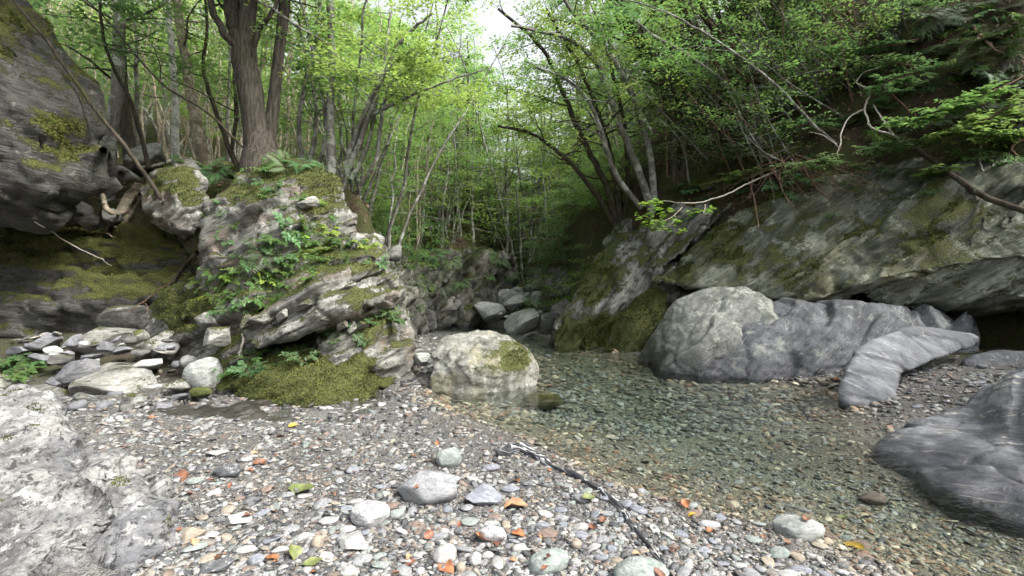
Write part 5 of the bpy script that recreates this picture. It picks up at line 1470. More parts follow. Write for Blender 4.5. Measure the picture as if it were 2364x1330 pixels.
def pxof(x, y): return CX + F * x / y
left_dist = lambda x, y: float(-(lambda t: t[0][0] * t[1][0])(seg_dist(LEFT_BANK, np.array([x]), np.array([y]))))
right_dist = lambda x, y: float((lambda t: t[0][0] * t[1][0])(seg_dist(RIGHT_BANK, np.array([x]), np.array([y]))))
forest(26, (-14, -2.6), (8.6, 15), [('poles', 0), ('poles', 1), ('poles', 2)], 0.7, "bare crossing poles of the pale thicket behind the outcrop", "thicket poles behind the outcrop", lambda x, y: left_dist(x, y) > 0.9, 1)
forest(30, (-16, -3.0), (9.0, 20), [('slender', 0), ('slender', 1), ('slender', 2), ('clump', 0), ('clump', 1)], 0.9,
       {'slender': "slender grey tree with layered leaves in the wood behind the outcrop", 'clump': "many-stemmed grey tree in the wood behind the outcrop"}, "trees in the wood behind the outcrop", lambda x, y: left_dist(x, y) > 1.2 and pxof(x, y) < 1000, 2)
forest(12, (-24, -6), (15, 32), [('tall', 0), ('tall', 1), ('conifer', 0)], 2.0, {'tall': "tall grey forest tree standing far back on the wooded bank", 'conifer': "dark conifer standing far back on the wooded bank"}, "tall trees far back on the wooded bank", lambda x, y: pxof(x, y) < 960 and left_dist(x, y) > 3, 3)
forest(10, (-5, -2.6), (9.5, 17), [('shrub', 0), ('shrub', 1), ('slender', 1)], 0.6, {'shrub': "leafy undergrowth bush on the bank above the far rocks", 'slender': "slender tree on the bank above the far rocks"}, "growth on the bank above the far rocks", lambda x, y: 0.15 < left_dist(x, y) < 2.0, 4)
forest(64, (-16, 16), (19, 46), [('backdrop', 0), ('backdrop', 1), ('backdrop', 2), ('slender', 2), ('conifer', 1)], 1.25, {'backdrop': "wide leafy tree closing the far end of the gorge", 'slender': "slim young tree at the far end of the gorge", 'conifer': "dark conifer at the far end of the gorge"}, "trees closing the far end of the gorge",
       lambda x, y: 820 < pxof(x, y) < 1620, 5)
forest(9, (-2.5, 5), (18.5, 24), [('shrub', 0), ('shrub', 1), ('shrub', 0), ('slender', 0)], 0.8, {'shrub': "undergrowth bush above the far cascade", 'slender': "slim tree above the far cascade"}, "growth above the far cascade", lambda x, y: 980 < pxof(x, y) < 1420, 6, 0.8, 1.3)
forest(15, (1.0, 14), (10.5, 24), [('clump', 0), ('clump', 1), ('slender', 0), ('slender', 1)], 0.9, {'clump': "many-stemmed tree leaning out from the steep slope", 'slender': "slender tree leaning out from the steep slope"}, "trees leaning out from the steep slope",
       lambda x, y: 1330 < pxof(x, y) < 1800 and right_dist(x, y) > 1.0, 7, 0.8, 1.2, lean=lambda r: (r.normal(0, 0.1), -abs(r.normal(0.35, 0.15))))

# mostly unseen slope trees added to shade the leaning boulder and the cliff
for i, (x, y, k, sc) in enumerate([(-8.6, 4.6, 0, 0.9), (-9.6, 7.6, 1, 1.0), (-8.0, 2.2, 1, 0.8), (-11.5, 5.5, 0, 1.0), (-7.6, 8.8, 0, 0.8)]):
    plant_tree('tall', k, (x, y, ground_z(x, y) - 0.1), i * 1.7, sc, (0, 0.06), "tree", "tall tree rising behind the huge overhanging boulder", "tree", "tall trees behind the overhanging boulder")
for i, (x, y, k, sc) in enumerate([(9.5, 6.0, 0, 0.8), (10.5, 8.4, 1, 0.85), (9.2, 3.2, 1, 0.8), (12.0, 5.0, 0, 0.95), (9.0, 10.6, 0, 0.8), (11.5, 11.5, 1, 0.9), (10.0, 0.6, 0, 0.8)]):
    plant_tree('tall', k, (x, y, ground_z(x, y) - 0.1), i * 1.3, sc, (0, -0.12), "tree", "tall tree high on the steep dark slope above the cliff", "tree", "tall trees above the cliff")

forest(12, (0.6, 4.5), (11, 17.5), [('shrub', 0), ('shrub', 1)], 0.6, {'shrub': "bush clothing the bank behind the steep mossy slab", 'clump': "many-stemmed tree on the bank behind the steep mossy slab"}, "growth behind the steep mossy slab", lambda x, y: 0.5 < right_dist(x, y) < 3 and pxof(x, y) < 1460, 8, 0.9, 1.4)
forest(38, (-7.5, -2.0), (8.6, 19), [('poles', 0), ('shrub', 1), ('shrub', 0), ('slender', 2), ('shrub', 1), ('clump', 1), ('poles', 2)], 0.55, {'poles': "bare poles in the dark thicket above the far rocks", 'shrub': "bush in the dark thicket above the far rocks", 'slender': "small young tree in the thicket above the far rocks", 'clump': "small many-stemmed tree in the thicket above the far rocks"}, "dark thicket above the far rocks", lambda x, y: 0.3 < left_dist(x, y) < 4.5 and pxof(x, y) > 800, 9, 0.6, 1.25)
forest(22, (-3.5, 4), (20, 28), [('shrub', 0), ('slender', 1), ('clump', 0), ('shrub', 1)], 0.6, {'poles': "bare poles behind the far cascade", 'slender': "young tree behind the far cascade", 'shrub': "bush behind the far cascade", 'clump': "small many-stemmed tree behind the far cascade"}, "thicket behind the far cascade", lambda x, y: 960 < pxof(x, y) < 1420, 10, 0.8, 1.5)

forest(16, (-4.2, -2.0), (8.6, 17), [('shrub', 0), ('shrub', 1)], 0.4, "leafy bush overhanging the rock face beyond the outcrop", "bushes overhanging the far rock face", lambda x, y: 0.05 < left_dist(x, y) < 0.9 and pxof(x, y) > 850, 11, 0.6, 1.0, name="bush", cat="bush")
# ------------------------------------------------------------------ small plants
def herb_mesh(seed, stems=9, h=0.16, size=0.04, leaf=L_mid, big=True, spreadv=0.9):
    r = np.random.default_rng(seed)
    W, L = Wood(), Leaves(seed)
    for k in range(stems):
        a = r.uniform(0, 6.283); l = r.uniform(0.3, spreadv)
        s = np.linspace(0, 1, 6)[:, None]
        hh = h * r.uniform(0.6, 1.2)
        q = np.array([math.cos(a) * l * hh * 1.4, math.sin(a) * l * hh * 1.4, hh]) * s - np.array([0, 0, 0.45 * hh]) * s ** 2.5
        W.tube(q, np.linspace(0.0035, 0.0015, 6), 3)
        for i in range(1, 6):
            for sd in (-1, 1):
                aa = a + sd * r.uniform(0.6, 1.2)
                L.add(q[i][None, :], np.array([[math.cos(aa), math.sin(aa), r.normal(0.05, 0.2)]]), np.array([[r.normal(0, 0.25), r.normal(0, 0.25), 1.0]]), np.array([size * r.uniform(0.7, 1.3)]))
        L.add(q[5][None, :], np.array([[math.cos(a), math.sin(a), -0.2]]), np.array([[r.normal(0, 0.2), r.normal(0, 0.2), 1.0]]), np.array([size * 1.3]))
    return W.mesh("stem", B_dead), L.mesh("leaves", leaf, big, 0.6)

def fern_mesh(seed, fronds=9, ln=0.34, leaf=L_cool):
    r = np.random.default_rng(seed)
    W, L = Wood(), Leaves(seed)
    for k in range(fronds):
        a = k / fronds * 6.283 + r.uniform(-0.3, 0.3)
        s = np.linspace(0, 1, 14)[:, None]
        l = ln * r.uniform(0.7, 1.15)
        q = np.array([math.cos(a) * l, math.sin(a) * l, 0.75 * l]) * s - np.array([0, 0, 0.75 * l]) * s ** 2
        W.tube(q, np.linspace(0.004, 0.0012, 14), 3)
        for i in range(2, 14):
            sz = l * 0.30 * math.sin(math.pi * min(1, (i + 0.5) / 14)) ** 0.7 + 0.01
            for sd in (-1, 1):
                aa = a + sd * 1.25
                L.add(q[i][None, :], np.array([[math.cos(aa), math.sin(aa), -0.15]]), np.array([[0.0, 0.0, 1.0]]) + r.normal(0, 0.12, (1, 3)), np.array([sz]))
    return W.mesh("stem", B_dead), L.mesh("leaves", leaf, False, 0.28)

def grass_mesh(seed, n=60, ln=0.22, leaf=L_mid):
    r = np.random.default_rng(seed)
    V, Fc = [], []
    rnd = []
    for k in range(n):
        a = r.uniform(0, 6.283); l = ln * r.uniform(0.5, 1.2); o = r.normal(0, 0.025, 2)
        w = 0.004
        s = np.linspace(0, 1, 5)
        lean = r.uniform(0.3, 1.0)
        x = np.cos(a) * l * lean * s; y = np.sin(a) * l * lean * s; z = l * s * 0.9 - l * 0.75 * s ** 2.2
        side = np.array([-math.sin(a), math.cos(a), 0])
        for i in range(5):
            ww = w * (1 - s[i] * 0.85)
            c = np.array([o[0] + x[i], o[1] + y[i], z[i]])
            V += [c - side * ww, c + side * ww]; rnd += [r.random()] * 2
        b = k * 10
        for i in range(4):
            Fc.append([b + 2 * i, b + 2 * i + 1, b + 2 * i + 3, b + 2 * i + 2])
    me = mesh_from("blades", np.array(V), np.array(Fc), smooth=False)
    set_attr(me, "rnd", rnd)
    me.materials.append(leaf)
    return me

HERBS = [herb_mesh(1, 9, 0.17, 0.045, L_mid), herb_mesh(2, 12, 0.13, 0.035, L_bright), herb_mesh(3, 7, 0.20, 0.055, L_cool), herb_mesh(4, 10, 0.15, 0.038, L_lime), herb_mesh(5, 12, 0.09, 0.024, L_cool)]
FERNS = [fern_mesh(11), fern_mesh(12, 7, 0.28, L_mid), fern_mesh(13, 8, 0.36, L_dark)]
GRASS = [grass_mesh(21), grass_mesh(22, 45, 0.28, L_bright), grass_mesh(23, 50, 0.2, L_cool)]
HERB_WORD = ["mid green", "bright green", "broad-leaved blue green", "lime green", "tiny-leaved"]

def set_plant(parts, px, py, scale, name, label, cat, group=None, rz=None, lean=0.5):
    h = hit(px, py)
    if h is None: return None
    p, nrm = h
    up = Vector(nrm) * lean + Vector((0, 0, 1)) * (1 - lean)
    e = empty(name, Vector(p) - up.normalized() * 0.01, label, cat, group)
    e["kind"] = "thing"
    q = up.to_track_quat('Z', 'Y')
    e.rotation_euler = (q @ Euler((0, 0, rng.uniform(0, 6.283) if rz is None else rz)).to_quaternion()).to_euler()
    e.scale = (scale,) * 3
    for nm, me in parts:
        o = bpy.data.objects.new(nm, me); COL.objects.link(o); o.parent = e
    return e

def herb(px, py, k, sc, where, gw):
    return set_plant((("stem", HERBS[k][0]), ("leaves", HERBS[k][1])), px, py, sc, "herb", f"{HERB_WORD[k]} herb {where}", "plant", f"{HERB_WORD[k]} herbs {gw}")
def fern(px, py, k, sc, label, group=None):
    return set_plant((("stem", FERNS[k][0]), ("fronds", FERNS[k][1])), px, py, sc, "fern", label, "fern", group)
def grass(px, py, k, sc, label, group=None):
    return set_plant((("blades", GRASS[k]),), px, py, sc, "grass_tuft", label, "grass tuft", group)

belt = [(475, 655), (490, 635), (505, 660), (520, 640), (540, 655), (500, 690), (525, 700), (545, 680), (555, 625), (575, 640), (590, 620), (605, 645), (620, 630), (640, 650), (600, 665), (655, 630), (668, 610), (640, 600), (690, 600), (705, 580), (690, 545), (720, 560), (735, 535), (700, 520), (660, 530), (680, 560), (760, 575),
        (780, 560), (745, 600), (590, 720), (555, 715), (530, 725), (470, 690), (460, 650), (640, 560), (610, 590), (575, 600), (660, 660), (800, 570), (770, 545), (715, 640), (730, 612), (580, 690), (620, 700), (860, 600), (880, 620), (845, 580)]
for i, (px, py) in enumerate(belt):
    herb(px + rng.normal(0, 4), py + rng.normal(0, 4), [0, 1, 0, 2, 3, 1, 0][i % 7], rng.uniform(0.65, 1.15), "on the planted ledge across the outcrop", "on the outcrop's ledge")
for i, (px, py) in enumerate([(500, 470), (510, 495), (620, 455), (640, 440), (655, 480), (540, 520), (520, 560), (545, 590), (690, 460), (600, 430), (560, 455), (470, 500)]):
    herb(px, py, [2, 4, 0][i % 3], rng.uniform(0.5, 0.8), "clinging to the outcrop's pale upper face", "on the outcrop's upper face")
for i, (px, py) in enumerate([(540, 850), (560, 838), (585, 832), (610, 825), (640, 815), (665, 812), (690, 815), (570, 855), (600, 848), (640, 842), (525, 865), (700, 840), (760, 760), (780, 775), (745, 770), (820, 770), (850, 745), (870, 730), (890, 715), (905, 740), (770, 790), (840, 790)]):
    herb(px, py, [4, 4, 0, 2][i % 4], rng.uniform(0.6, 1.0), "in the moss at the outcrop's foot", "at the outcrop's foot")
fern(612, 585, 2, 0.9, "dark fern in the middle of the outcrop's planted ledge")
fern(580, 860, 0, 0.55, "small fern growing in the moss foot")
fern(640, 640, 1, 0.7, "mid green fern below the dark fern on the ledge")
for i, (px, py) in enumerate([(20, 855), (45, 845), (70, 852), (30, 872), (60, 870)]):
    herb(px, py, [2, 0][i % 2], 1.15, "in the leafy clump behind the lichened boulder", "in the clump behind the lichened boulder")
for i, (px, py) in enumerate([(655, 680), (640, 690), (720, 520), (770, 505), (740, 470), (690, 400), (800, 600), (560, 425), (840, 560)]):
    grass(px, py, i % 3, rng.uniform(0.6, 1.0), "grass tuft growing from a crack of the outcrop", "grass tufts on the outcrop")
# crown of the outcrop and the forest edge
for i, (px, py) in enumerate([(560, 385), (590, 375), (620, 370), (500, 395), (470, 385), (530, 390), (610, 392), (660, 385), (450, 370), (700, 380), (540, 365), (510, 370), (420, 372)]):
    [lambda: herb(px, py, i % 3, rng.uniform(0.8, 1.3), "around the big tree's foot", "around the big tree's foot"), lambda: fern(px, py, i % 3, rng.uniform(0.6, 0.9), "fern around the big tree's foot", "ferns around the big tree's foot")][i % 2]()
# the dark slope above the cliff
r_ = np.random.default_rng(77)
cnt = 0
for _ in range(400):
    if cnt >= 90: break
    px = r_.uniform(1480, 2360); py = r_.uniform(5, 520)
    if py < 540 - (px - 1400) * 1.08 + 60: continue          # sky side of the crest
    h = hit(px, py)
    if h is None: continue
    p = h[0]
    if py > 470 - 0.12 * (px - 1600) and r_.random() < 0.8: continue
    k = r_.integers(0, 3)
    if cnt % 3 == 0: grass(px, py, k, r_.uniform(0.9, 1.6), "grass tuft hanging on the dark slope above the cliff", "grass tufts on the dark slope")
    elif cnt % 3 == 1: fern(px, py, [2, 2, 0][k], r_.uniform(0.6, 1.2), "fern on the dark slope above the cliff", "ferns on the dark slope")
    else: herb(px, py, [0, 2, 4][k], r_.uniform(0.9, 1.6), "on the dark slope above the cliff", "on the dark slope")
    cnt += 1
for i in range(84):
    px, py = (r_.uniform(1900, 2362), r_.uniform(2, 330)) if i < 46 else (r_.uniform(2362, 2900), r_.uniform(-200, 420))
    if py < 540 - (px - 1400) * 1.08 + 40: continue
    [lambda: grass(px, py, i % 3, r_.uniform(1.2, 2.0), "grass tuft hanging on the dark slope above the cliff", "grass tufts on the dark slope"), lambda: fern(px, py, 2, r_.uniform(0.9, 1.5), "fern on the dark slope above the cliff", "ferns on the dark slope")][i % 2]()
# undergrowth between the far rocks
for i, (px, py) in enumerate([(1000, 590), (1040, 600), (1090, 590), (1150, 600), (980, 640), (930, 560), (960, 575), (890, 545), (1200, 590), (1060, 650), (1130, 640), (1020, 660), (1180, 640)]):
    fern(px, py, i % 3, rng.uniform(1.0, 1.9), "fern among the dark rocks beyond the channel", "ferns among the far rocks")

# ------------------------------------------------------------------ leafy branches over the slope, dead twigs, logs
def leafy_branch(stems, leaf, label, size=0.075, per=9, name="leafy_branch", bark=B_dead, sub=5, sublen=0.35, seed=1, group=None, front=0.25, dens=1.0, root=True):
    """stems: lists of (px, py, metres in front of the surface behind)"""
    r = np.random.default_rng(seed)
    W, L = Wood(), Leaves(seed)
    base = None
    for st in stems:
        pts = []
        for a, b, off, w in st:
            h = hit(a, b)
            d = (h[0][1] if h is not None else 9.0) - off
            pts.append(P(a, b, d))
        # the depth of a bough changes smoothly
        pts = np.array(pts)
        if base is None: base = pts[0].copy()
        n = 6 * len(pts)
        q = catmull(pts, n)
        rad = np.interp(np.linspace(0, 1, n), np.linspace(0, 1, len(st)), [w / F * p[1] / 2 for (_, _, _, w), p in zip(st, pts)])
        q[1:] += np.cumsum(r.normal(0, 0.006, (n - 1, 3)), 0)
        W.tube(q - base, rad, 5)
        if leaf is None: continue
        ns = int(len(q) * dens)
        for i in range(ns):
            t = 0.25 + 0.75 * (i + r.random()) / ns
            c = q[min(n - 1, int(t * (n - 1)))]
            a = r.uniform(0, 6.283)
            ln = sublen * r.uniform(0.5, 1.2)
            e = c + np.array([math.cos(a) * ln, math.sin(a) * ln * 0.8, r.normal(-0.02, 0.12) * ln])
            mid = (c + e) / 2 + [0, 0, 0.03]
            W.tube(np.stack([c, mid, e]) - base, [0.004, 0.003, 0.0015], 3)
            for j in range(per):
                f = 0.25 + 0.75 * j / per
                pp = (1 - f) ** 2 * c + 2 * f * (1 - f) * mid + f * f * e
                aa = a + (1 if j % 2 else -1) * r.uniform(0.5, 1.1)
                L.add((pp - base)[None, :], np.array([[math.cos(aa), math.sin(aa), r.normal(-0.1, 0.15)]]), np.array([[r.normal(0, 0.22), r.normal(-0.25, 0.22), 1.0]]), np.array([size * r.uniform(0.7, 1.2)]))
    e = empty(name, base, label, "branch" if leaf is not None else "dead branch", group)
    e["kind"] = "thing"
    link("wood", W.mesh("wood", bark), parent=e)
    if leaf is not None:
        link("leaves", L.mesh("leaves", leaf, True, 0.62), parent=e)
    return e

leafy_branch([[(1800, 392, 0.1, 5), (1740, 420, 0.5, 4), (1690, 448, 0.9, 4), (1640, 470, 1.3, 3.5), (1590, 477, 1.7, 3), (1545, 470, 1.9, 2), (1520, 478, 2.0, 1.5)],
              [(1575, 478, 1.8, 2), (1550, 500, 1.9, 1.6), (1520, 510, 2.0, 1.2), (1490, 500, 2.0, 1)], [(1628, 472, 1.4, 2), (1622, 492, 1.5, 1.5), (1640, 492, 1.5, 1)], [(1560, 505, 1.9, 1.5), (1540, 525, 1.9, 1.2), (1500, 520, 2.0, 1)]],
             None, "pale bare bough reaching out over the mossy slab", bark=B_twig, seed=2, name="bare_bough")
_L = Leaves(5); _W = Wood(); _b = None
_r = np.random.default_rng(5)
for (a, b) in [(1488, 470), (1500, 492), (1520, 480), (1475, 503), (1510, 510), (1530, 500), (1495, 525), (1515, 530), (1550, 512), (1540, 488), (1570, 530), (1560, 508), (1600, 492), (1625, 488), (1640, 486), (1485, 515), (1525, 520), (1505, 468), (1540, 528)]:
    h = hit(1540, 490); d0 = h[0][1] - 1.85
    c = P(a, b, d0)
    if _b is None: _b = c.copy()
    for j in range(9):
        aa = _r.uniform(0, 6.283)
        _L.add((c - _b + _r.normal(0, 0.035, 3))[None, :], np.array([[math.cos(aa), math.sin(aa), -0.1]]), np.array([[_r.normal(0, 0.2), _r.normal(-0.35, 0.2), 1.0]]), np.array([0.115 * _r.uniform(0.7, 1.15)]))
    _W.tube(np.stack([c - _b - [0.06, 0, 0], c - _b, c - _b + [0.06, 0, 0.01]]), [0.002, 0.002, 0.001], 3)
_e = empty("leafy_twig", _b, "spray of sunlit lime green leaves hanging before the dark crevice", "twig"); _e["kind"] = "thing"
link("wood", _W.mesh("wood", B_twig), parent=_e); link("leaves", _L.mesh("leaves", L_lime, True, 0.7), parent=_e)

BOUGHS = [
    ([(2364, 175, 0.1, 5), (2300, 205, 0.4, 4), (2220, 235, 0.6, 3), (2140, 262, 0.7, 2), (2080, 285, 0.7, 1.5)], L_mid, "bright bough of broad leaves across the slope below the mossy overhang", 0.085, 1.6),
    ([(2364, 230, 0.1, 5), (2310, 255, 0.4, 4), (2250, 290, 0.6, 3), (2180, 320, 0.6, 2)], L_mid, "lower bough of broad leaves below the bright one", 0.085, 1.5),
    ([(2364, 300, 0.1, 4), (2310, 312, 0.4, 3), (2260, 320, 0.5, 2)], L_mid, "short leafy bough above the fallen trunk", 0.08, 1.4),
    ([(2120, 90, 0.1, 5), (2060, 105, 0.4, 4), (1980, 112, 0.6, 3), (1890, 120, 0.7, 2), (1840, 125, 0.7, 1.5)], L_cool, "long thin leafy bough high on the slope", 0.07, 1.3),
    ([(2130, 160, 0.1, 5), (2080, 150, 0.4, 3), (2020, 150, 0.5, 2), (1960, 170, 0.6, 1.5)], L_cool, "leafy twig under the long high bough", 0.07, 1.2),
    ([(2100, 260, 0.1, 5), (2060, 215, 0.4, 3), (2040, 190, 0.5, 2), (2120, 165, 0.5, 1.5)], L_cool, "upright leafy shrub branch beside the pale crooked branch", 0.075, 1.3),
    ([(1940, 300, 0.1, 4), (1880, 290, 0.4, 3), (1820, 285, 0.6, 2), (1770, 300, 0.7, 1.5)], L_cool, "feathery leafy bough on the slope's middle", 0.065, 1.6),
    ([(2010, 400, 0.1, 4), (1950, 385, 0.4, 3), (1890, 375, 0.6, 2), (1850, 390, 0.7, 1.5)], L_cool, "leafy twigs above the reddish dead twigs", 0.06, 1.4),
    ([(1800, 385, 0.1, 4), (1740, 395, 0.4, 3), (1690, 408, 0.6, 2), (1650, 425, 0.6, 1.5)], L_mid, "drooping fine-leaved bough above the bare bough", 0.055, 1.6),
    ([(2090, 320, 0.1, 4), (2050, 345, 0.3, 2), (2000, 350, 0.4, 1.5)], L_cool, "small leaf spray above the cliff's knob", 0.075, 1.2),
    ([(2200, 400, 0.1, 3), (2160, 395, 0.3, 2), (2140, 405, 0.3, 1.5)], L_mid, "tiny leaf spray on the fallen trunk", 0.07, 1.0),
    ([(2200, 20, 0.1, 5), (2130, 15, 0.4, 3), (2070, 25, 0.5, 2), (2020, 10, 0.5, 1.5)], L_cool, "leafy bough at the top of the slope", 0.08, 1.4),
    ([(1900, 220, 0.1, 4), (1850, 230, 0.4, 3), (1800, 240, 0.5, 2)], L_mid, "fine-leaved bough between the slanting stems", 0.055, 1.6),
    ([(1760, 350, 0.1, 4), (1700, 345, 0.4, 3), (1650, 350, 0.5, 2)], L_dark, "dark fine-leaved bough near the slope's crest", 0.055, 1.8),
    ([(2364, 70, 0.1, 4), (2310, 90, 0.3, 3), (2250, 80, 0.4, 2)], L_dark, "dark leafy bough by the mossy overhang", 0.08, 1.2),
]
for i, (st, lf, lb, sz, dn) in enumerate(BOUGHS):
    leafy_branch([st], lf, lb, size=sz * 1.15, per=10, seed=40 + i, dens=dn * 1.5, sublen=0.40)
# crooked pale branch and reddish dead twigs
leafy_branch([[(2062, 312, 0.1, 6), (2010, 300, 0.3, 4.5), (2000, 275, 0.35, 4), (1995, 250, 0.4, 4.5), (2005, 225, 0.4, 4), (2008, 205, 0.45, 3.5), (1985, 195, 0.5, 3), (2000, 170, 0.5, 2), (2060, 150, 0.5, 1.5)],
              [(1995, 252, 0.4, 5), (1960, 270, 0.45, 4), (1945, 300, 0.5, 3.5), (1938, 335, 0.5, 3), (1932, 355, 0.5, 2)], [(1935, 338, 0.5, 2.5), (1900, 315, 0.5, 2), (1860, 308, 0.5, 1.2)], [(2062, 312, 0.1, 6), (2040, 275, 0.3, 4), (2020, 240, 0.3, 3)]], None, "crooked pale branch zigzagging on the dark slope", bark=B_twig, seed=61, name="crooked_branch")
leafy_branch([[(2062, 312, 0.05, 9), (2110, 345, 0.15, 11), (2160, 380, 0.2, 12), (2210, 420, 0.2, 13), (2270, 460, 0.2, 14), (2364, 495, 0.2, 14), (2480, 540, 0.2, 13)]], None, "fallen mossy trunk sloping down across the top of the cliff", bark=B_dark, seed=62, name="fallen_tree")
for i in range(14):
    x0 = 1800 + rng.uniform(-60, 60); y0 = 360 + rng.uniform(-10, 20)
    x1 = 1640 + i * 30 + rng.uniform(-20, 20); y1 = 415 + rng.uniform(-10, 40)
    leafy_branch([[(x0, y0, 0.1, 2.6), ((x0 + x1) / 2, (y0 + y1) / 2 - 4, 0.5, 2), (x1, y1, 0.6, 1.0)], [((x0 + x1) / 2, (y0 + y1) / 2 - 4, 0.5, 1.6), ((x0 + 2 * x1) / 3 + 20, y1 + 8, 0.5, 1.2), (x1 + 40, y1 + 12, 0.6, 0.8)]], None,
                 "reddish bare twig in the dead tangle above the cliff", bark=B_dead, seed=70 + i, name="dead_twig", group="dead twigs above the cliff")
for i, st in enumerate([[(1840, 365, 0.1, 4), (1870, 420, 0.35, 3.5), (1900, 455, 0.3, 3), (1925, 478, 0.2, 2)], [(1800, 380, 0.1, 4), (1805, 430, 0.4, 3.5), (1825, 470, 0.4, 3), (1850, 490, 0.3, 2)], [(1680, 300, 0.1, 4), (1700, 350, 0.3, 4), (1735, 440, 0.4, 3.5), (1750, 520, 0.3, 3)], [(2262, 330, 0.05, 5), (2265, 370, 0.1, 4), (2270, 395, 0.1, 3)],
                        [(2230, 40, 0.05, 7), (2260, 80, 0.15, 6), (2290, 110, 0.15, 5), (2320, 125, 0.1, 3)], [(1900, 0, 0.2, 7), (1905, 50, 0.2, 6), (1910, 110, 0.15, 5)], [(2364, 320, 0.0, 9), (2340, 345, 0.1, 7), (2364, 372, 0.0, 6)]]):
    leafy_branch([st], None, ["hanging grey root beside the dead tangle", "hanging root with a bent tip in the dead tangle", "thin straight dead stick across the slope's crest", "short root stub under the leafy boughs", "dead stick below the mossy overhang", "pale upright stick at the top of the slope", "curled root at the edge of the slope"][i], bark=B_dead if i != 3 else B_twig, seed=90 + i, name="dead_stick")
# thin leafy saplings crowding the slope, leaning up over the stream
r_ = np.random.default_rng(303)
cnt = 0
for _ in range(300):
    if cnt >= 70: break
    px = r_.uniform(1430, 2150); py = r_.uniform(60, 480)
    crest = 540 - (px - 1400) * 1.08
    if py < crest + 25 or py > crest + 330 or py > 440: continue
    h = hit(px, py)
    if h is None: continue
    d0 = h[0][1]
    ln = r_.uniform(90, 300)
    an = R(r_.uniform(95, 150))
    ex, ey = px + math.cos(an) * ln, py - math.sin(an) * ln
    mx_, my_ = px * 0.5 + ex * 0.5 + r_.normal(0, 12), py * 0.5 + ey * 0.5 + r_.normal(0, 8) + 6
    w = r_.uniform(3, 6.5)
    hero_tree([[(px, py, d0 + 0.05, w), (mx_, my_, d0 - 0.2 - 0.1 * r_.random(), w * 0.75), (ex, ey, d0 - 0.5 - 0.3 * r_.random(), w * 0.35)]], B_grey if cnt % 3 else B_dead, [L_mid, L_cool, L_mid, L_dark][cnt % 4],
              f"thin {['dead brown', 'grey', 'grey'][cnt % 3]} sapling with {['mid green', 'blue green', 'mid green', 'dark'][cnt % 4]} leaves slanting up from the dark slope", name="sapling", nb=6, t0=0.35, blen=0.65, size=0.06, leaves=13, k=5, seed=500 + cnt, group=f"thin {'brown' if cnt % 3 == 0 else 'grey'} saplings with {['mid green', 'blue green', 'mid green', 'dark'][cnt % 4]} leaves on the dark slope", cat="sapling")
    cnt += 1
# left: logs and sticks at the forest edge
leafy_branch([[(262, 535, 0.05, 30), (285, 500, 0.3, 34), (305, 465, 0.35, 34), (322, 440, 0.3, 30)], [(236, 450, 0.1, 10), (250, 480, 0.35, 12), (275, 500, 0.35, 12)]], None, "broken mossy log standing in the gap behind the leaning boulder", bark=B_flaky, seed=101, name="broken_log")
leafy_branch([[(322, 448, 0.2, 8), (300, 470, 0.4, 9), (285, 488, 0.45, 7), (262, 490, 0.4, 4)]], None, "curved reddish root lying on the broken log", bark=B_dead, seed=102, name="root")
leafy_branch([[(318, 388, 0.1, 6), (370, 375, 0.3, 7), (420, 362, 0.3, 6), (470, 368, 0.2, 4)]], None, "pale fallen stick lying before the flaky-barked tree", bark=B_twig, seed=103, name="fallen_stick")
leafy_branch([[(415, 325, 0.2, 6), (480, 310, 0.3, 6), (560, 292, 0.2, 5)]], None, "brown stick propped behind the big tree", bark=B_dead, seed=104, name="fallen_stick")
leafy_branch([[(280, 400, 0.1, 14), (255, 370, 0.3, 15), (242, 345, 0.3, 16)]], None, "dark stump leaning at the hollow's edge", bark=B_dark, seed=105, name="stump")
leafy_branch([[(390, 660, 0.1, 7), (420, 620, 0.2, 9), (458, 580, 0.2, 10)]], None, "mossy pole leaning between the wall and the outcrop", bark=B_dark, seed=106, name="leaning_pole")
leafy_branch([[(80, 512, 0.1, 3), (160, 560, 0.25, 3), (220, 590, 0.3, 2), (250, 610, 0.2, 1.5)]], None, "thin grey stick fallen over the mossy wall's top", bark=B_twig, seed=107, name="fallen_stick")
leafy_branch([[(548, 830, 0.05, 5), (556, 800, 0.12, 5), (552, 775, 0.1, 4)]], None, "short pale stick standing in the outcrop's recess", bark=B_twig, seed=108, name="fallen_stick")
leafy_branch([[(30, 786, 0.05, 4), (70, 782, 0.1, 4), (100, 778, 0.1, 3)]], None, "pale stick lying on the rubble under the mossy wall", bark=B_twig, seed=109, name="fallen_stick")
leafy_branch([[(300, 720, 0.05, 3), (345, 690, 0.25, 3), (400, 655, 0.3, 2)], [(330, 698, 0.2, 2), (345, 720, 0.15, 1.6), (352, 742, 0.05, 1.2)]], None, "thin forked twig leaning on the yellow moss slope", bark=B_dead, seed=110, name="twig")

# ------------------------------------------------------------------ fallen leaves on the gravel, one by one
LEAFC = {"orange": ((0.30, 0.12, 0.045), (0.21, 0.08, 0.038)), "brown": ((0.16, 0.07, 0.035), (0.10, 0.045, 0.025)), "russet": ((0.20, 0.085, 0.05), (0.14, 0.058, 0.036)), "yellow": ((0.46, 0.32, 0.04), (0.36, 0.24, 0.03)), "green": ((0.095, 0.12, 0.035), (0.15, 0.165, 0.06)), "tan": ((0.38, 0.22, 0.12), (0.28, 0.16, 0.09))}
LEAFM = {}
for k, (a, b) in LEAFC.items():
    t = NT("fallen_leaf_" + k)
    tc = t.node("ShaderNodeTexCoord")
    t.put(t.bsdf.inputs["Base Color"], t.mix(t.ramp(t.noise(tc.outputs["Object"], 2.5, 4), 0.4, 0.62), a, b))
    t.bsdf.inputs["Roughness"].default_value = 0.6
    LEAFM[k] = t.m
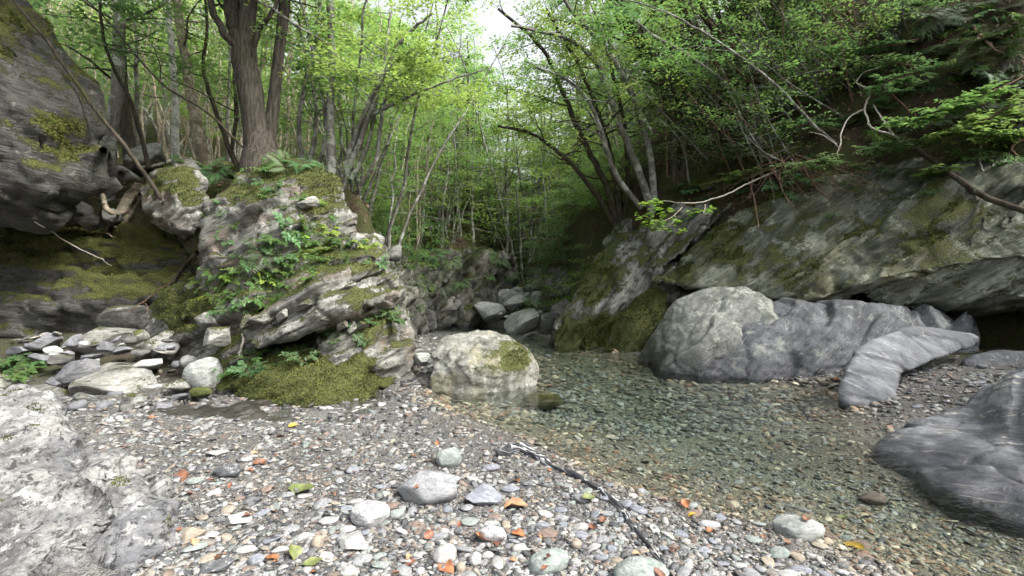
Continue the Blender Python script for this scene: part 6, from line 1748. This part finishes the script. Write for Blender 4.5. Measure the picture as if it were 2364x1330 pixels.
def dead_leaf(seed, mat):
    r = np.random.default_rng(seed)
    nu, nv = 11, 7
    u = np.linspace(0, 1, nu); v = np.linspace(-1, 1, nv)
    U, Vv = np.meshgrid(u, v, indexing='ij')
    w = 0.34 * np.sin(math.pi * U ** 0.85) ** 0.8 * (1 + 0.10 * np.sin(U * 40 + seed))
    x = U - 0.5; y = Vv * w
    curl = r.uniform(0.3, 1.1); bend = r.uniform(-0.5, 0.6)
    z = curl * y * y * 1.6 + bend * x * x + 0.03 * np.sin(9 * x + 5 * y + seed) + 0.05
    V = np.stack([x, y, z], -1).reshape(-1, 3)
    i = np.arange(nu - 1)[:, None] * nv + np.arange(nv - 1)[None, :]
    Fc = np.stack([i, i + 1, i + 1 + nv, i + nv], -1).reshape(-1, 4)
    st = np.array([[-0.5, -0.012, 0.06 + bend * .25], [-0.5, 0.012, 0.06 + bend * .25], [-0.72, 0.006, 0.10 + bend * .3], [-0.72, -0.006, 0.10 + bend * .3]])
    me = mesh_from("fallen_leaf", np.concatenate([V, st]), np.concatenate([Fc, np.array([[0, 1, 2, 3]]) + len(V)]))
    me.materials.append(mat)
    return me
DEAD = {k: [dead_leaf(i * 7 + len(k), LEAFM[k]) for i in range(4)] for k in LEAFC}
def put_leaf(px, py, length, k, label, group=None):
    h = hit(px, py)
    if h is None: return
    p, nrm = h
    o = bpy.data.objects.new("fallen_leaf", DEAD[k][rng.integers(0, 4)])
    COL.objects.link(o)
    o.location = Vector(p) + Vector((0, 0, 0.006))
    o.scale = (length,) * 3
    o.rotation_euler = (rng.normal(0, 0.25), rng.normal(0, 0.25), rng.uniform(0, 6.283))
    tag(o, label, "leaf", group, "thing")
for px, py, wpx, k, lb in [(698, 1138, 70, "green", "large glossy green brown leaf on the grey gravel"), (1190, 1172, 60, "tan", "large tan curled leaf below the blocky stone"), (1118, 1250, 50, "orange", "bright orange leaf beside the streaked cobble"), (1155, 1255, 40, "russet", "russet leaf pile piece beside the orange leaf"),
                           (1196, 1236, 34, "orange", "orange leaf behind the purplish cobble"), (1030, 1316, 50, "orange", "orange brown leaf below the white oval cobble"), (990, 1238, 30, "russet", "russet leaf beside the small round white pebble"), (1356, 1154, 36, "green", "olive leaf lying on the white pebbles"),
                           (675, 986, 22, "yellow", "yellow leaf near the mossy foot"), (1972, 1268, 42, "yellow", "golden yellow leaf at the stream edge"), (1582, 1168, 28, "orange", "orange yellow leaf where the gravel meets the water"), (1598, 1192, 22, "yellow", "small yellow leaf beside the orange yellow one"),
                           (1948, 1200, 26, "green", "yellow green leaf in the shallow water"), (600, 1072, 32, "brown", "dark brown crumpled leaf on grey gravel"), (680, 1282, 46, "green", "pale olive leaf on the foreground pebbles"), (722, 1306, 46, "green", "upright pale olive leaf on the foreground pebbles"), (648, 1010, 20, "orange", "orange leaf near the yellow one by the mossy foot"), (420, 1100, 34, "russet", "russet leaf beside the pale green flat disc"), (350, 966, 16, "orange", "orange leaf on the wet dark rock sheet"), (1925, 880, 30, "orange", "orange leaf caught beside the curved rock")]:
    g = hit(px, py)
    if g is not None:
        put_leaf(px, py, max(0.03, wpx / F * g[0][1]), k, lb)
KW = ["russet", "brown", "russet", "brown", "tan", "brown", "orange", "tan", "brown"]
for i in range(70):
    px = rng.uniform(330, 1950); py = 1330 - 360 * rng.random() ** 0.9
    k = KW[rng.integers(0, len(KW))]
    g = hit(px, py)
    if g is None or g[0][2] > 0.4 or g[0][2] < 0.0: continue
    put_leaf(px, py, rng.uniform(0.025, 0.055), k, f"small {k} dead leaf on the gravel bank", f"small {k} dead leaves on the gravel bank")
# leaf litter on the forest floor and the slope: uncountable
t = NT("leaf_litter")
t.put(t.bsdf.inputs["Base Color"], t.mix(t.attr("rnd"), (0.05, 0.03, 0.018), (0.17, 0.10, 0.062)))
t.bsdf.inputs["Roughness"].default_value = 0.8
Lt = Leaves(9)
xs = np.concatenate([rng.uniform(-12, -2, 9000), rng.uniform(1.0, 11, 14000)]); ys = np.concatenate([rng.uniform(7.0, 15, 9000), rng.uniform(4.5, 15, 14000)])
dl_, sl_ = seg_dist(LEFT_BANK, xs, ys); dr_, sr_ = seg_dist(RIGHT_BANK, xs, ys)
ok = (-dl_ * sl_ > 0.2) | (dr_ * sr_ > 2.4)
xs, ys = xs[ok], ys[ok]
zs = terrain(xs, ys)
n_ = len(xs)
e_ = 0.05
gx = (terrain(xs + e_, ys) - zs) / e_; gy = (terrain(xs, ys + e_) - zs) / e_
nn = np.stack([-gx, -gy, np.ones(n_)], 1); nn /= np.linalg.norm(nn, axis=1)[:, None]
aa = rng.uniform(0, 6.283, n_)
dd = np.stack([np.cos(aa), np.sin(aa), gx * np.cos(aa) + gy * np.sin(aa)], 1)
Lt.add(np.stack([xs, ys, zs + 0.02], 1), dd, nn + rng.normal(0, 0.3, (n_, 3)), rng.uniform(0.04, 0.11, n_))
link("leaf_litter", Lt.mesh("leaf_litter", t.m, False, 0.5), kind="stuff", label="brown leaf litter over the forest floor and slope", cat="leaf litter")

# ------------------------------------------------------------------ moss with thickness: short shoots standing on the mossy patches of the rocks
t = NT("moss_shoots")
t.put(t.bsdf.inputs["Base Color"], t.mix(t.ramp(t.noise(t.node("ShaderNodeNewGeometry").outputs["Position"], 5, 4, 0.65), 0.35, 0.65), t.mix(t.attr("rnd"), (0.022, 0.034, 0.009), (0.065, 0.085, 0.022)), t.mix(t.attr("rnd"), (0.05, 0.06, 0.015), (0.14, 0.145, 0.04))))
t.bsdf.inputs["Roughness"].default_value = 0.9
t.bsdf.inputs["Specular IOR Level"].default_value = 0.1
M_shoot = t.m
def moss_shoots(o, n, thr, size, seed, zmin=0.02):
    me = o.data
    r = np.random.default_rng(seed)
    me.calc_loop_triangles()
    m = len(me.loop_triangles)
    T = np.empty(m * 3, dtype=np.int32); me.loop_triangles.foreach_get("vertices", T); T = T.reshape(-1, 3)
    V = np.empty(len(me.vertices) * 3, dtype=np.float32); me.vertices.foreach_get("co", V); V = V.reshape(-1, 3).astype(float)
    N = vert_normals(me)
    A = np.zeros(len(V)) if "moss" not in me.attributes else np.array([d.value for d in me.attributes["moss"].data])
    W = V + np.array(o.location)
    mask = 0.55 * np.clip(N[:, 2], -0.3, 1) + A + 0.5 * fbm(W * 2.2, 4, seed) + 0.25 * fbm(W * 9, 2, seed + 1)
    fm = mask[T].mean(1)
    ar = np.linalg.norm(np.cross(V[T[:, 1]] - V[T[:, 0]], V[T[:, 2]] - V[T[:, 0]]), axis=1)
    wgt = ar * (fm > thr) * (N[T].mean(1)[:, 2] > -0.2) * (W[T].mean(1)[:, 2] > zmin)
    if wgt.sum() <= 0: return
    k = r.choice(m, n, p=wgt / wgt.sum())
    b = r.dirichlet((1, 1, 1), n)
    p = (V[T[k]] * b[..., None]).sum(1)
    nn = N[T[k, 0]]
    d = nn * 0.7 + np.array([0, 0, 0.5]) + r.normal(0, 0.45, (n, 3))
    L = Leaves(seed)
    L.add(p - nn * 0.004, d, r.normal(0, 1, (n, 3)), size * r.uniform(0.6, 1.4, n))
    c = link("moss", L.mesh("moss", M_shoot, False, 0.45), parent=o, kind="stuff")
for o in list(bpy.data.objects):
    lb = o.get("label", "")
    if lb.startswith("layered pale schist outcrop"): moss_shoots(o, 36000, 0.74, 0.022, 1)
    elif lb.startswith("pale rounded boulder with mossy"): moss_shoots(o, 4000, 0.75, 0.022, 2)
    elif lb.startswith("dark mossy rock wall"): moss_shoots(o, 9000, 0.75, 0.03, 3)
    elif lb.startswith("huge dark overhanging"): moss_shoots(o, 7000, 0.75, 0.03, 4)
    elif lb.startswith("broad grey green cliff"): moss_shoots(o, 14000, 0.72, 0.03, 5)
    elif lb.startswith("steep mossy slab"): moss_shoots(o, 9000, 0.7, 0.035, 6)
    elif lb.startswith("low moss-covered lump"): moss_shoots(o, 5000, 0.8, 0.035, 7)
    elif lb.startswith("pale lichened boulder"): moss_shoots(o, 2500, 0.95, 0.014, 8)
    elif lb.startswith("large pale lichen-speckled"): moss_shoots(o, 2500, 0.85, 0.010, 9)
